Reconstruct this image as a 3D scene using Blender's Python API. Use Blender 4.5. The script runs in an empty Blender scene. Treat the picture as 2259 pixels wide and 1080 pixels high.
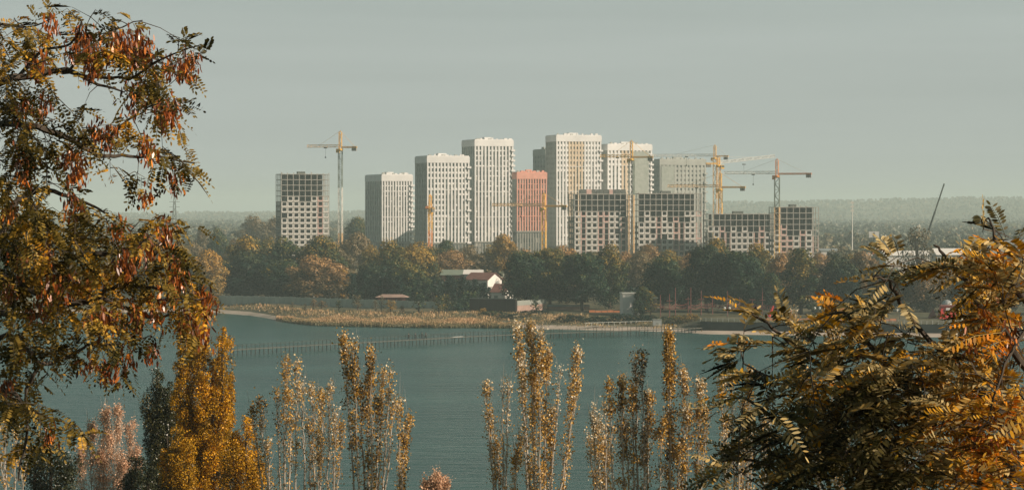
import bpy, math, random
import numpy as np
from mathutils import Vector, Matrix

random.seed(7)
RNG = np.random.default_rng(11)
S = bpy.context.scene
COL = S.collection

# ------------------------------------------------------------------ camera
CX, CY, F, HORIZ, CAMZ = 1129.5, 540.0, 6000.0, 465.0, 36.0
PITCH = math.atan((CY - HORIZ) / F)
cam_d = bpy.data.cameras.new('camera')
cam_d.sensor_width = 36.0
cam_d.lens = F / 2259.0 * 36.0
cam_d.clip_start = 0.5
cam_d.clip_end = 40000
cam = bpy.data.objects.new('camera', cam_d)
cam.location = (0, 0, CAMZ)
cam.rotation_euler = (math.pi / 2 - PITCH, 0, 0)
COL.objects.link(cam)
S.camera = cam

# ------------------------------------------------------------------ light
SUN_EL = math.radians(28)
SUN_AZ = math.radians(106)          # clockwise from +Y (the view direction): from the right, a little behind the camera
SUN_DIR = Vector((math.sin(SUN_AZ) * math.cos(SUN_EL), math.cos(SUN_AZ) * math.cos(SUN_EL), math.sin(SUN_EL)))
SKY_GAIN = 0.94
w = bpy.data.worlds.new('World')
S.world = w
w.use_nodes = True
nt = w.node_tree
nt.nodes.clear()
sky = nt.nodes.new('ShaderNodeTexSky')
sky.sky_type = 'NISHITA'
sky.sun_disc = False
sky.sun_elevation = SUN_EL
sky.sun_rotation = SUN_AZ
sky.air_density = 1.0
sky.dust_density = 4.0
sky.ozone_density = 1.0
hs = nt.nodes.new('ShaderNodeHueSaturation')
hs.inputs['Saturation'].default_value = 0.45
tint = nt.nodes.new('ShaderNodeMix')
tint.data_type = 'RGBA'
tint.blend_type = 'MULTIPLY'
tint.inputs['Factor'].default_value = 1.0
tint.inputs['B'].default_value = (0.70, 1.0, 0.86, 1)
bg = nt.nodes.new('ShaderNodeBackground')
bg.inputs['Strength'].default_value = 0.13
wo = nt.nodes.new('ShaderNodeOutputWorld')
nt.links.new(sky.outputs['Color'], hs.inputs['Color'])
nt.links.new(hs.outputs['Color'], tint.inputs['A'])
# pale autumn veil low over the horizon, deeper teal sky overhead
tcw = nt.nodes.new('ShaderNodeTexCoord'); sep = nt.nodes.new('ShaderNodeSeparateXYZ')
nt.links.new(tcw.outputs['Generated'], sep.inputs[0])
vr = nt.nodes.new('ShaderNodeValToRGB'); els = vr.color_ramp.elements
for _p, _c in ((0.0, (0.405, 0.442, 0.424)), (0.06, (0.41, 0.446, 0.428)), (0.13, (0.28, 0.33, 0.315)), (0.33, (0.06, 0.105, 0.108)), (1.0, (0.018, 0.05, 0.06))):
    _e = els[0] if _p == 0 else (els[-1] if _p == 1 else els.new(_p)); _e.position = _p; _e.color = (*_c, 1)
nt.links.new(sep.outputs['Z'], vr.inputs['Fac'])
sc = nt.nodes.new('ShaderNodeVectorMath'); sc.operation = 'SCALE'; sc.inputs['Scale'].default_value = 1 / 0.13 * SKY_GAIN
cmap = nt.nodes.new('ShaderNodeMapping'); cmap.inputs['Scale'].default_value = (2.2, 2.2, 42); cmap.inputs['Rotation'].default_value = (0, 0.02, 0)
cn = nt.nodes.new('ShaderNodeTexNoise'); cn.inputs['Scale'].default_value = 1.6; cn.inputs['Detail'].default_value = 6
cmr = nt.nodes.new('ShaderNodeMapRange'); cmr.inputs['From Min'].default_value = .3; cmr.inputs['From Max'].default_value = .7; cmr.inputs['To Min'].default_value = .94; cmr.inputs['To Max'].default_value = 1.05
nt.links.new(tcw.outputs['Generated'], cmap.inputs[0]); nt.links.new(cmap.outputs[0], cn.inputs['Vector']); nt.links.new(cn.outputs['Fac'], cmr.inputs['Value'])
cs = nt.nodes.new('ShaderNodeVectorMath'); cs.operation = 'SCALE'
nt.links.new(vr.outputs['Color'], cs.inputs[0]); nt.links.new(cmr.outputs['Result'], cs.inputs['Scale'])
nt.links.new(cs.outputs[0], sc.inputs[0])
veil = nt.nodes.new('ShaderNodeMix'); veil.data_type = 'RGBA'; veil.inputs['Factor'].default_value = 0.9
nt.links.new(tint.outputs['Result'], veil.inputs['A']); nt.links.new(sc.outputs[0], veil.inputs['B'])
nt.links.new(veil.outputs['Result'], bg.inputs['Color'])
nt.links.new(bg.outputs['Background'], wo.inputs['Surface'])

sun_d = bpy.data.lights.new('sun', 'SUN')
sun_d.energy = 5.0
sun_d.angle = math.radians(0.5)
sun_d.color = (1.0, 0.83, 0.66)
sun = bpy.data.objects.new('sun', sun_d)
sun.rotation_euler = (-SUN_DIR).to_track_quat('-Z', 'Y').to_euler()
COL.objects.link(sun)

S.view_settings.view_transform = 'Standard'
S.view_settings.look = 'None'
S.view_settings.exposure = 0.25
S.view_settings.gamma = 1.0
S.view_settings.use_curve_mapping = False
S.render.engine = 'CYCLES'
S.cycles.use_denoising = True
S.cycles.max_bounces = 5
S.cycles.diffuse_bounces = 3
S.cycles.glossy_bounces = 2
S.cycles.transmission_bounces = 2
S.cycles.volume_bounces = 1
S.cycles.transparent_max_bounces = 4
HAZE_DENSITY = 0.000138
HAZE_COLOR = (0.78, 0.94, 0.935, 1)


# ------------------------------------------------------------------ pixel -> world
def ray(px, py):
    c, s = math.cos(PITCH), math.sin(PITCH)
    u = (CY - py) / F
    return Vector(((px - CX) / F, c + u * s, -s + u * c))


def at(px, py, Y):
    r = ray(px, py)
    return Vector((0, 0, CAMZ)) + r * (Y / r.y)


def onz(px, py, z=0.0):
    r = ray(px, py)
    return Vector((0, 0, CAMZ)) + r * ((z - CAMZ) / r.z)


def XX(px, Y):
    return (px - CX) / F * Y


def ZZ(py, Y):
    return at(CX, py, Y).z


# ------------------------------------------------------------------ object helpers
def tag(o, label=None, cat=None, group=None, kind=None):
    if label: o['label'] = label
    if cat: o['category'] = cat
    if group: o['group'] = group
    if kind: o['kind'] = kind
    return o


def empty(name, loc, rz=0.0, label=None, cat=None, group=None):
    o = bpy.data.objects.new(name, None)
    o.empty_display_size = 0.5
    o.location = loc
    o.rotation_euler = (0, 0, rz)
    COL.objects.link(o)
    return tag(o, label, cat, group)


def link(name, me, parent=None, loc=None, mat=None):
    o = bpy.data.objects.new(name, me)
    COL.objects.link(o)
    if parent: o.parent = parent
    if loc is not None: o.location = loc
    if mat is not None:
        o.material_slots[0].link = 'OBJECT'
        o.material_slots[0].material = mat
    return o


def np_mesh(name, verts, k, mat, tone=None):
    """verts (N,k,3): N separate k-gons"""
    n = verts.shape[0]
    me = bpy.data.meshes.new(name)
    me.vertices.add(n * k)
    me.vertices.foreach_set('co', verts.reshape(-1).astype(np.float32))
    me.loops.add(n * k)
    me.loops.foreach_set('vertex_index', np.arange(n * k, dtype=np.int32))
    me.polygons.add(n)
    me.polygons.foreach_set('loop_start', np.arange(0, n * k, k, dtype=np.int32))
    try:
        me.polygons.foreach_set('loop_total', np.full(n, k, dtype=np.int32))
    except Exception:
        pass
    if tone is not None:
        a = me.attributes.new('tone', 'FLOAT', 'POINT')
        a.data.foreach_set('value', np.repeat(tone, k).astype(np.float32))
    me.update()
    me.validate()
    if mat is not None: me.materials.append(mat)
    return me


class MB:
    def __init__(s):
        s.v, s.f, s.m = [], [], []

    def box(s, x0, x1, y0, y1, z0, z1, mi=0):
        b = len(s.v)
        s.v += [(x0, y0, z0), (x1, y0, z0), (x1, y1, z0), (x0, y1, z0), (x0, y0, z1), (x1, y0, z1), (x1, y1, z1), (x0, y1, z1)]
        for f in ((0, 3, 2, 1), (4, 5, 6, 7), (0, 1, 5, 4), (1, 2, 6, 5), (2, 3, 7, 6), (3, 0, 4, 7)):
            s.f.append(tuple(b + i for i in f)); s.m.append(mi)
        return s

    def quad(s, pts, mi=0):
        b = len(s.v)
        s.v += [tuple(p) for p in pts]
        s.f.append(tuple(range(b, b + len(pts)))); s.m.append(mi)
        return s

    def tube(s, pts, rad, n=6, mi=0, cap=True):
        pts = [Vector(p) for p in pts]
        if not hasattr(rad, '__len__'): rad = [rad] * len(pts)
        b0 = len(s.v)
        up = Vector((0.31, 0.2, 0.93)).normalized()
        for i, p in enumerate(pts):
            t = (pts[min(i + 1, len(pts) - 1)] - pts[max(i - 1, 0)])
            if t.length < 1e-9: t = Vector((0, 0, 1))
            t.normalize()
            a = t.cross(up)
            if a.length < 0.15: a = t.cross(Vector((1, 0, 0)))
            a.normalize(); c = t.cross(a)
            for k in range(n):
                q = 2 * math.pi * (k + 0.5) / n
                s.v.append(tuple(p + (a * math.cos(q) + c * math.sin(q)) * rad[i]))
        for i in range(len(pts) - 1):
            for k in range(n):
                k2 = (k + 1) % n
                s.f.append((b0 + i * n + k, b0 + i * n + k2, b0 + (i + 1) * n + k2, b0 + (i + 1) * n + k)); s.m.append(mi)
        if cap:
            s.f.append(tuple(b0 + k for k in range(n))[::-1]); s.m.append(mi)
            s.f.append(tuple(b0 + (len(pts) - 1) * n + k for k in range(n))); s.m.append(mi)
        return s

    def bar(s, a, b, r, mi=0):
        return s.tube([a, b], r, 4, mi)

    def truss(s, a, b, w, h, n, r, mi=0, tri=False):
        a, b = Vector(a), Vector(b)
        t = (b - a).normalized()
        side = t.cross(Vector((0, 0, 1)))
        if side.length < 0.1: side = Vector((1, 0, 0))
        side.normalize(); up = side.cross(t)
        if tri: offs = [side * w / 2, -side * w / 2, up * h]
        else: offs = [side * w / 2 + up * h / 2, -side * w / 2 + up * h / 2, -side * w / 2 - up * h / 2, side * w / 2 - up * h / 2]
        m = len(offs)
        for o in offs: s.bar(a + o, b + o, r * 1.35, mi)
        for i in range(n):
            p, q = a.lerp(b, i / n), a.lerp(b, (i + 1) / n)
            for k in range(m):
                k2 = (k + 1) % m
                if i % 2: s.bar(p + offs[k], q + offs[k2], r, mi)
                else: s.bar(p + offs[k2], q + offs[k], r, mi)
                s.bar(q + offs[k], q + offs[k2], r * 0.8, mi)
        return s

    def lathe(s, prof, n=12, cx=0, cy=0, mi=0):
        b = len(s.v)
        for r, z in prof:
            for k in range(n):
                q = 2 * math.pi * k / n
                s.v.append((cx + r * math.cos(q), cy + r * math.sin(q), z))
        for i in range(len(prof) - 1):
            for k in range(n):
                k2 = (k + 1) % n
                s.f.append((b + i * n + k, b + i * n + k2, b + (i + 1) * n + k2, b + (i + 1) * n + k)); s.m.append(mi)
        s.f.append(tuple(b + k for k in range(n))[::-1]); s.m.append(mi)
        s.f.append(tuple(b + (len(prof) - 1) * n + k for k in range(n))); s.m.append(mi)
        return s

    def mesh(s, name, mats):
        me = bpy.data.meshes.new(name)
        me.from_pydata(s.v, [], s.f)
        if not isinstance(mats, (list, tuple)): mats = [mats]
        for m in mats: me.materials.append(m)
        if len(mats) > 1: me.polygons.foreach_set('material_index', np.array(s.m, dtype=np.int32))
        me.update()
        return me

    def build(s, name, mats, parent=None, loc=None):
        return link(name, s.mesh(name, mats), parent, loc)


# ------------------------------------------------------------------ materials
def mat_new(name):
    m = bpy.data.materials.new(name); m.use_nodes = True
    return m, m.node_tree, m.node_tree.nodes['Principled BSDF']


def ramp(nt, fac, stops):
    r = nt.nodes.new('ShaderNodeValToRGB')
    els = r.color_ramp.elements
    while len(els) < len(stops): els.new(0.5)
    for e, (p, c) in zip(els, stops): e.position = p; e.color = (*c, 1)
    nt.links.new(fac, r.inputs['Fac'])
    return r.outputs['Color']


def noise_mat(name, stops, scale=1.0, rough=0.85, detail=5, bump=0.0, spec=0.3, coord='Object', stretch=None, metal=0.0, bscale=None):
    m, nt, p = mat_new(name)
    tc = nt.nodes.new('ShaderNodeTexCoord')
    src = tc.outputs[coord]
    if stretch:
        mp = nt.nodes.new('ShaderNodeMapping'); mp.inputs['Scale'].default_value = stretch
        nt.links.new(src, mp.inputs['Vector']); src = mp.outputs['Vector']
    n = nt.nodes.new('ShaderNodeTexNoise')
    n.inputs['Scale'].default_value = scale; n.inputs['Detail'].default_value = detail; n.inputs['Roughness'].default_value = 0.62
    nt.links.new(src, n.inputs['Vector'])
    nt.links.new(ramp(nt, n.outputs['Fac'], stops), p.inputs['Base Color'])
    p.inputs['Roughness'].default_value = rough
    p.inputs['Specular IOR Level'].default_value = spec
    p.inputs['Metallic'].default_value = metal
    if bump:
        b = nt.nodes.new('ShaderNodeBump'); b.inputs['Strength'].default_value = bump
        n2 = nt.nodes.new('ShaderNodeTexNoise'); n2.inputs['Scale'].default_value = bscale or scale * 4
        nt.links.new(src, n2.inputs['Vector'])
        nt.links.new(n2.outputs['Fac'], b.inputs['Height']); nt.links.new(b.outputs['Normal'], p.inputs['Normal'])
    return m


def plain(name, c, rough=0.7, var=0.12, scale=0.4, metal=0.0, spec=0.4):
    lo = tuple(x * (1 - var) for x in c); hi = tuple(min(1, x * (1 + var)) for x in c)
    return noise_mat(name, [(0.3, lo), (0.7, hi)], scale, rough, metal=metal, spec=spec)


def leaf_mat(name, stops, rough=0.5, spec=0.35, trans=0.25, var=0.35, transcol=None):
    """colour from the leaf's own tone attribute; leaves let some light through"""
    m, nt, p = mat_new(name)
    a = nt.nodes.new('ShaderNodeAttribute'); a.attribute_name = 'tone'
    g = nt.nodes.new('ShaderNodeNewGeometry')
    oi = nt.nodes.new('ShaderNodeObjectInfo')
    ma = nt.nodes.new('ShaderNodeMath'); ma.operation = 'MULTIPLY_ADD'
    ma.inputs[1].default_value = 0.22; nt.links.new(oi.outputs['Random'], ma.inputs[0])
    mb = nt.nodes.new('ShaderNodeMath'); mb.operation = 'SUBTRACT'; mb.inputs[1].default_value = 0.11
    nt.links.new(a.outputs['Fac'], mb.inputs[0]); nt.links.new(mb.outputs[0], ma.inputs[2])
    col = ramp(nt, ma.outputs[0], stops)
    hsn = nt.nodes.new('ShaderNodeHueSaturation')
    mr = nt.nodes.new('ShaderNodeMapRange'); mr.inputs['To Min'].default_value = 1 - var; mr.inputs['To Max'].default_value = 1 + var
    nt.links.new(g.outputs['Random Per Island'], mr.inputs['Value']); nt.links.new(mr.outputs['Result'], hsn.inputs['Value'])
    nt.links.new(col, hsn.inputs['Color'])
    nt.links.new(hsn.outputs['Color'], p.inputs['Base Color'])
    p.inputs['Roughness'].default_value = rough
    p.inputs['Specular IOR Level'].default_value = spec
    if trans > 0:
        t = nt.nodes.new('ShaderNodeBsdfTranslucent'); nt.links.new(hsn.outputs['Color'], t.inputs['Color'])
        mx = nt.nodes.new('ShaderNodeMixShader'); mx.inputs[0].default_value = trans
        nt.links.new(p.outputs[0], mx.inputs[1]); nt.links.new(t.outputs[0], mx.inputs[2])
        nt.links.new(mx.outputs[0], nt.nodes['Material Output'].inputs['Surface'])
    return m


M = {}
M['c_green'] = leaf_mat('crown_green', [(0.1, (0.006, 0.026, 0.018)), (0.5, (0.024, 0.056, 0.030)), (0.72, (0.085, 0.105, 0.036)), (0.9, (0.28, 0.20, 0.04))], trans=0.12, spec=.15)
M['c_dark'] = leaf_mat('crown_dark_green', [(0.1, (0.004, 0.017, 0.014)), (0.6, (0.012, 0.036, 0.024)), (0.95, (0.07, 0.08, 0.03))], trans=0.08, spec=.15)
M['c_olive'] = leaf_mat('crown_olive', [(0.1, (0.010, 0.034, 0.020)), (0.42, (0.05, 0.075, 0.030)), (0.68, (0.20, 0.15, 0.04)), (0.9, (0.46, 0.27, 0.045))], trans=0.15, spec=.15)
M['c_gold'] = leaf_mat('crown_gold', [(0.1, (0.07, 0.07, 0.018)), (0.5, (0.30, 0.18, 0.035)), (0.9, (0.55, 0.29, 0.045))], trans=0.15)
M['c_rust'] = leaf_mat('crown_rust', [(0.1, (0.06, 0.06, 0.03)), (0.5, (0.23, 0.14, 0.055)), (0.9, (0.46, 0.25, 0.09))], trans=0.15)
M['c_pale'] = leaf_mat('crown_pale', [(0.1, (0.06, 0.06, 0.035)), (0.5, (0.15, 0.12, 0.06)), (0.9, (0.27, 0.19, 0.09))], trans=0.15)
M['wood_far'] = leaf_mat('woodland_leaves', [(0.0, (0.03, 0.05, 0.035)), (0.45, (0.10, 0.105, 0.06)), (0.8, (0.22, 0.165, 0.085)), (1, (0.30, 0.22, 0.12))], trans=0.0)
M['bark'] = noise_mat('bark', [(0.3, (0.035, 0.028, 0.022)), (0.7, (0.10, 0.08, 0.06))], 6, 0.9, bump=0.4, stretch=(4, 4, 1))
M['bark_pale'] = noise_mat('pale_poplar_bark', [(0.25, (0.16, 0.13, 0.10)), (0.5, (0.42, 0.37, 0.31)), (0.8, (0.62, 0.57, 0.50))], 9, 0.8, bump=0.2, stretch=(3, 3, 1))
M['locust'] = leaf_mat('locust_leaves', [(0.0, (0.028, 0.026, 0.007)), (0.22, (0.11, 0.08, 0.014)), (0.48, (0.32, 0.21, 0.045)), (0.70, (0.54, 0.28, 0.022)), (1, (0.66, 0.22, 0.010))], rough=0.5, spec=0.12, trans=0.25, var=0.45)
M['locust2'] = leaf_mat('locust_leaves_tan', [(0.0, (0.022, 0.022, 0.009)), (0.22, (0.09, 0.07, 0.018)), (0.42, (0.44, 0.34, 0.16)), (0.60, (0.52, 0.28, 0.02)), (0.95, (0.62, 0.18, 0.01))], rough=0.5, spec=0.15, trans=0.25, var=0.45)
M['pods'] = leaf_mat('seed_pod_skin', [(0.0, (0.05, 0.012, 0.004)), (0.5, (0.30, 0.075, 0.012)), (0.9, (0.66, 0.22, 0.03))], rough=0.35, spec=0.5, trans=0.15, var=0.45)
M['lombardy'] = leaf_mat('lombardy_leaves', [(0.0, (0.05, 0.042, 0.006)), (0.35, (0.40, 0.215, 0.010)), (0.8, (0.90, 0.46, 0.02))], rough=0.45, spec=0.25, trans=0.3, var=0.45)
M['lombardy_d'] = leaf_mat('lombardy_leaves_dark', [(0.0, (0.010, 0.016, 0.007)), (0.6, (0.04, 0.045, 0.012)), (1, (0.16, 0.11, 0.02))], rough=0.4, spec=0.6, trans=0.15, var=0.4)
M['silver'] = leaf_mat('white_poplar_leaves', [(0.0, (0.02, 0.03, 0.02)), (0.25, (0.13, 0.075, 0.02)), (0.48, (0.46, 0.24, 0.02)), (0.72, (0.56, 0.34, 0.09)), (0.95, (0.64, 0.56, 0.42))], rough=0.5, spec=0.4, trans=0.15, var=0.4)
M['pink'] = leaf_mat('pink_tree_leaves', [(0.0, (0.34, 0.20, 0.11)), (1, (0.78, 0.50, 0.33))], trans=0.2)
M['reed'] = leaf_mat('reed_blades', [(0.0, (0.06, 0.08, 0.04)), (0.3, (0.30, 0.22, 0.10)), (0.65, (0.56, 0.36, 0.19)), (1, (0.70, 0.44, 0.25))], trans=0.15, var=0.25)
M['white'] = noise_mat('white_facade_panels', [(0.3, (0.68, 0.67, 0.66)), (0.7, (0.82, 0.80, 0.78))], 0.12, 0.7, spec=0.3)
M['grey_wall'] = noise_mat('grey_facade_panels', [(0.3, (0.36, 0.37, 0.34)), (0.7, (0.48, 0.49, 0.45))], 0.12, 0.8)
M['dark_wall'] = noise_mat('shaded_flank_and_dark_trim', [(0.3, (0.20, 0.22, 0.20)), (0.7, (0.30, 0.31, 0.28))], 0.15, 0.8)  # shade of the tower flanks put into the colour; also dark trim
M['podium'] = noise_mat('podium_stone', [(0.3, (0.12, 0.14, 0.13)), (0.7, (0.20, 0.21, 0.19))], 0.15, 0.8)
M['spandrel'] = plain('grey_spandrel_glass', (0.20, 0.22, 0.21), 0.4, .3, 1.0)
M['podium_fin'] = plain('podium_fin_panels', (0.27, 0.27, 0.24), 0.8)
M['beige'] = plain('beige_facade_panels', (0.66, 0.53, 0.39), 0.8)
M['coral'] = plain('coral_facade_panels', (0.68, 0.33, 0.25), 0.75)
M['pinkb'] = plain('pink_brick', (0.52, 0.34, 0.30), 0.9, 0.2, 0.5)
M['block'] = noise_mat('pale_block_masonry', [(0.3, (0.48, 0.46, 0.43)), (0.7, (0.68, 0.65, 0.61))], 0.6, 0.9)
M['concrete'] = noise_mat('raw_concrete', [(0.3, (0.26, 0.25, 0.22)), (0.7, (0.42, 0.40, 0.36))], 0.35, 0.9)
M['conc_dark'] = noise_mat('shade_and_formwork_concrete', [(0.3, (0.07, 0.08, 0.075)), (0.7, (0.13, 0.135, 0.12))], 0.35, 0.9)  # shade inside and beside the shells put into the colour; also formwork
m, nt_, p = mat_new('window_glass')
g = nt_.nodes.new('ShaderNodeNewGeometry'); oi = nt_.nodes.new('ShaderNodeObjectInfo')
ad = nt_.nodes.new('ShaderNodeMath'); ad.operation = 'ADD'; fr = nt_.nodes.new('ShaderNodeMath'); fr.operation = 'FRACT'
nt_.links.new(g.outputs['Random Per Island'], ad.inputs[0]); nt_.links.new(oi.outputs['Random'], ad.inputs[1]); nt_.links.new(ad.outputs[0], fr.inputs[0])
nt_.links.new(ramp(nt_, fr.outputs[0], [(0.0, (0.04, 0.06, 0.06)), (0.5, (0.11, 0.13, 0.12)), (0.8, (0.20, 0.21, 0.19)), (1, (0.45, 0.43, 0.38))]), p.inputs['Base Color'])
p.inputs['Roughness'].default_value = 0.25
M['glass'] = m
M['yellow'] = plain('crane_yellow_paint', (0.88, 0.50, 0.09), 0.5, 0.1)
M['orange'] = plain('crane_orange_paint', (0.80, 0.30, 0.08), 0.5, 0.1)
M['pale_y'] = plain('crane_sun_faded_paint', (0.80, 0.52, 0.26), 0.5, 0.1)
M['crane_w'] = plain('crane_white_paint', (0.75, 0.72, 0.66), 0.5, 0.05)
M['steel'] = plain('dark_steel', (0.06, 0.075, 0.07), 0.6, 0.2)
M['green_steel'] = plain('green_grey_steel', (0.16, 0.19, 0.15), 0.6, 0.2)
M['cw'] = plain('counterweight_concrete', (0.25, 0.24, 0.22), 0.8)
M['wood'] = noise_mat('weathered_planks', [(0.3, (0.16, 0.15, 0.12)), (0.7, (0.34, 0.31, 0.26))], 1.5, 0.9, stretch=(1, 6, 1))
M['wood_d'] = noise_mat('grey_deck_planks', [(0.3, (0.06, 0.06, 0.05)), (0.7, (0.14, 0.135, 0.115))], 1.5, 0.9)
M['post'] = plain('wet_timber', (0.055, 0.055, 0.045), 0.8, 0.3, 2)
M['fence'] = noise_mat('fence_sheet', [(0.3, (0.36, 0.38, 0.33)), (0.7, (0.52, 0.53, 0.47))], 0.25, 0.8, stretch=(1, 1, 0.3))
M['brown_wall'] = plain('dark_brown_cladding', (0.055, 0.04, 0.035), 0.8, 0.2)
M['pink_wall'] = plain('pink_plaster', (0.34, 0.23, 0.19), 0.85, .25, .3)
M['roof'] = noise_mat('red_brown_roof', [(0.3, (0.15, 0.07, 0.055)), (0.7, (0.24, 0.12, 0.10))], 0.8, 0.7)
M['roof_g'] = plain('grey_green_roof', (0.20, 0.24, 0.19), 0.7)
M['plaster'] = plain('white_plaster', (0.72, 0.69, 0.65), 0.85, 0.06)
M['red'] = plain('red_paint', (0.62, 0.045, 0.035), 0.5, 0.1)
M['redpost'] = plain('red_brown_post_paint', (0.20, 0.065, 0.055), 0.6, 0.15)
M['orange_bar'] = plain('orange_barrier', (0.72, 0.26, 0.11), 0.7, 0.2, 0.6)
M['lampw'] = plain('lamp_glass_white', (0.78, 0.78, 0.74), 0.4, 0.03)
M['silver_metal'] = plain('grey_sheet_metal', (0.40, 0.42, 0.42), 0.4, 0.1, metal=0.4)
M['quay'] = noise_mat('dark_quay_wall', [(0.3, (0.015, 0.022, 0.022)), (0.7, (0.04, 0.05, 0.048))], 0.6, 0.9)
M['sand'] = noise_mat('sand', [(0.3, (0.30, 0.25, 0.20)), (0.7, (0.52, 0.43, 0.36))], 0.12, 0.95)
M['grass'] = noise_mat('rough_grass', [(0.25, (0.035, 0.045, 0.022)), (0.5, (0.09, 0.085, 0.045)), (0.75, (0.17, 0.13, 0.075))], 0.03, 0.95, detail=8)
M['far_land'] = noise_mat('far_fields', [(0.25, (0.045, 0.055, 0.035)), (0.5, (0.11, 0.10, 0.06)), (0.75, (0.24, 0.20, 0.12))], 0.004, 0.95, detail=9, stretch=(1, 0.35, 1))
M['hill'] = noise_mat('wooded_hill', [(0.3, (0.02, 0.035, 0.022)), (0.5, (0.09, 0.09, 0.05)), (0.7, (0.26, 0.22, 0.13))], 0.006, 0.95, detail=9)
M['cloth_d'] = plain('dark_cloth', (0.03, 0.035, 0.04), 0.9)
M['cloth_b'] = plain('blue_black_cloth', (0.045, 0.05, 0.065), 0.9)
M['cloth_g'] = plain('grey_cloth', (0.16, 0.15, 0.14), 0.9)
M['skin'] = plain('skin', (0.42, 0.26, 0.19), 0.6)
M['hair'] = plain('brown_hair', (0.04, 0.028, 0.02), 0.7)

# ------------------------------------------------------------------ terrain, water, hills
SHORE = [(-1400, 692), (0, 690), (470, 690), (560, 697), (620, 708), (700, 717), (900, 721), (1130, 722), (1200, 727), (1380, 730), (1500, 733), (1560, 738), (2000, 744), (2300, 747), (3600, 750)]


def shore_d(px):
    y = np.interp(px, [a for a, _ in SHORE], [b for _, b in SHORE])
    return onz(px, y, 0.0).y


def land_h(px, dd):
    """ground height dd metres inland of the shore"""
    k = min(1, max(0, (px - 1515) / 30.0))
    t = min(1, max(0, (dd - 3) / 55.0)); t = t * t * (3 - 2 * t)
    left = -0.25 + min(dd, 12) / 12 * 0.75 + 2.4 * t
    right = -0.25 + min(dd, 14) / 14 * 0.85 if dd < 16.5 else 3.0
    return left * (1 - k) + right * k


def grid_mesh(name, xs, rows, fn, mat):
    V = []; Fc = []
    for i, px in enumerate(xs):
        for dd in rows: V.append(fn(px, dd))
    n = len(rows)
    for i in range(len(xs) - 1):
        for j in range(n - 1):
            a = i * n + j
            Fc.append((a, a + n, a + n + 1, a + 1))
    me = bpy.data.meshes.new(name); me.from_pydata(V, [], Fc); me.update(); me.materials.append(mat)
    for p_ in me.polygons: p_.use_smooth = True
    return link(name, me)


def land_pt(px, dd):
    Y = shore_d(px) + dd
    h = land_h(px, dd)
    if dd > 60: h += 0.5 * math.sin(px * 0.013 + dd * 0.01)
    return (XX(px, Y), Y, h)


xs = list(range(-2600, 4900, 25))
o = grid_mesh('beach', xs, [-6, 0, 3, 7, 12, 14.5, 15.5], lambda px, dd: land_pt(px, dd), M['sand']); o['kind'] = 'structure'
o = grid_mesh('ground', xs, [15.5, 16.4, 16.6, 25, 35, 45, 58, 90, 150, 260, 400, 700], lambda px, dd: land_pt(px, dd), M['grass']); o['kind'] = 'structure'


def far_pt(px, k):
    d0 = shore_d(px) + 700
    Y = d0 + (14500 - d0) * k
    return (XX(px, Y), Y, 3.2 + 0.4 * math.sin(px * .01 + k * 30) if k > 0 else land_pt(px, 700)[2])


o = grid_mesh('fields', xs, [0, .01, .03, .06, .1, .2, .35, .6, 1.0], far_pt, M['far_land']); o['kind'] = 'structure'


def hill_pt(px, k):
    Y = 6200 + k * 4200
    crest = np.interp(px, [-800, 0, 300, 800, 1200, 1620, 1850, 2259, 3200], [466, 466, 466, 461, 452, 443, 436, 431, 428])
    ztop = ZZ(crest + 7 + 1.2 * math.sin(px * 0.011) + 0.8 * math.sin(px * 0.037 + 1), 9500)
    t = min(1, k / 0.78); t = t * t * (3 - 2 * t)
    bumps = 3.5 * math.sin(px * 0.02 + k * 7) * t * (1 - t) * 3
    z = 2.0 + (ztop - 2.0) * t + bumps
    if k > 0.85: z -= (k - 0.85) / 0.15 * 20
    return (XX(px, Y), Y, z)


o = grid_mesh('hills', list(range(-2600, 4900, 20)), [i / 24 for i in range(25)], hill_pt, M['hill']); o['kind'] = 'structure'

# lake bed and near bank
NEAR = [(-60, 35.2), (0, 34.0), (6, 33.2), (16, 31.0), (30, 26.5), (50, 20), (80, 12), (110, 6.5), (150, 2.5), (180, -0.4), (230, -1.2), (420, -1.4), (1300, -1.4)]


def near_h(Y):
    return float(np.interp(Y, [a for a, _ in NEAR], [b for _, b in NEAR]))


V, Fc = [], []
ys = [-60, -30, 0, 6, 11, 16, 23, 30, 40, 50, 65, 80, 95, 110, 130, 150, 165, 180, 230, 420, 1300]
xg = [-900, -500, -300, -200] + list(range(-150, 151, 10)) + [200, 300, 500, 900]
for x in xg:
    for y in ys:
        V.append((x, y, near_h(y) + (0.35 * math.sin(x * .13 + y * .07) if y < 170 else 0)))
n = len(ys)
for i in range(len(xg) - 1):
    for j in range(n - 1):
        a = i * n + j; Fc.append((a, a + n, a + n + 1, a + 1))
me = bpy.data.meshes.new('hillside'); me.from_pydata(V, [], Fc); me.update(); me.materials.append(M['grass'])
for p_ in me.polygons: p_.use_smooth = True
o = link('hillside', me); o['kind'] = 'structure'

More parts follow.
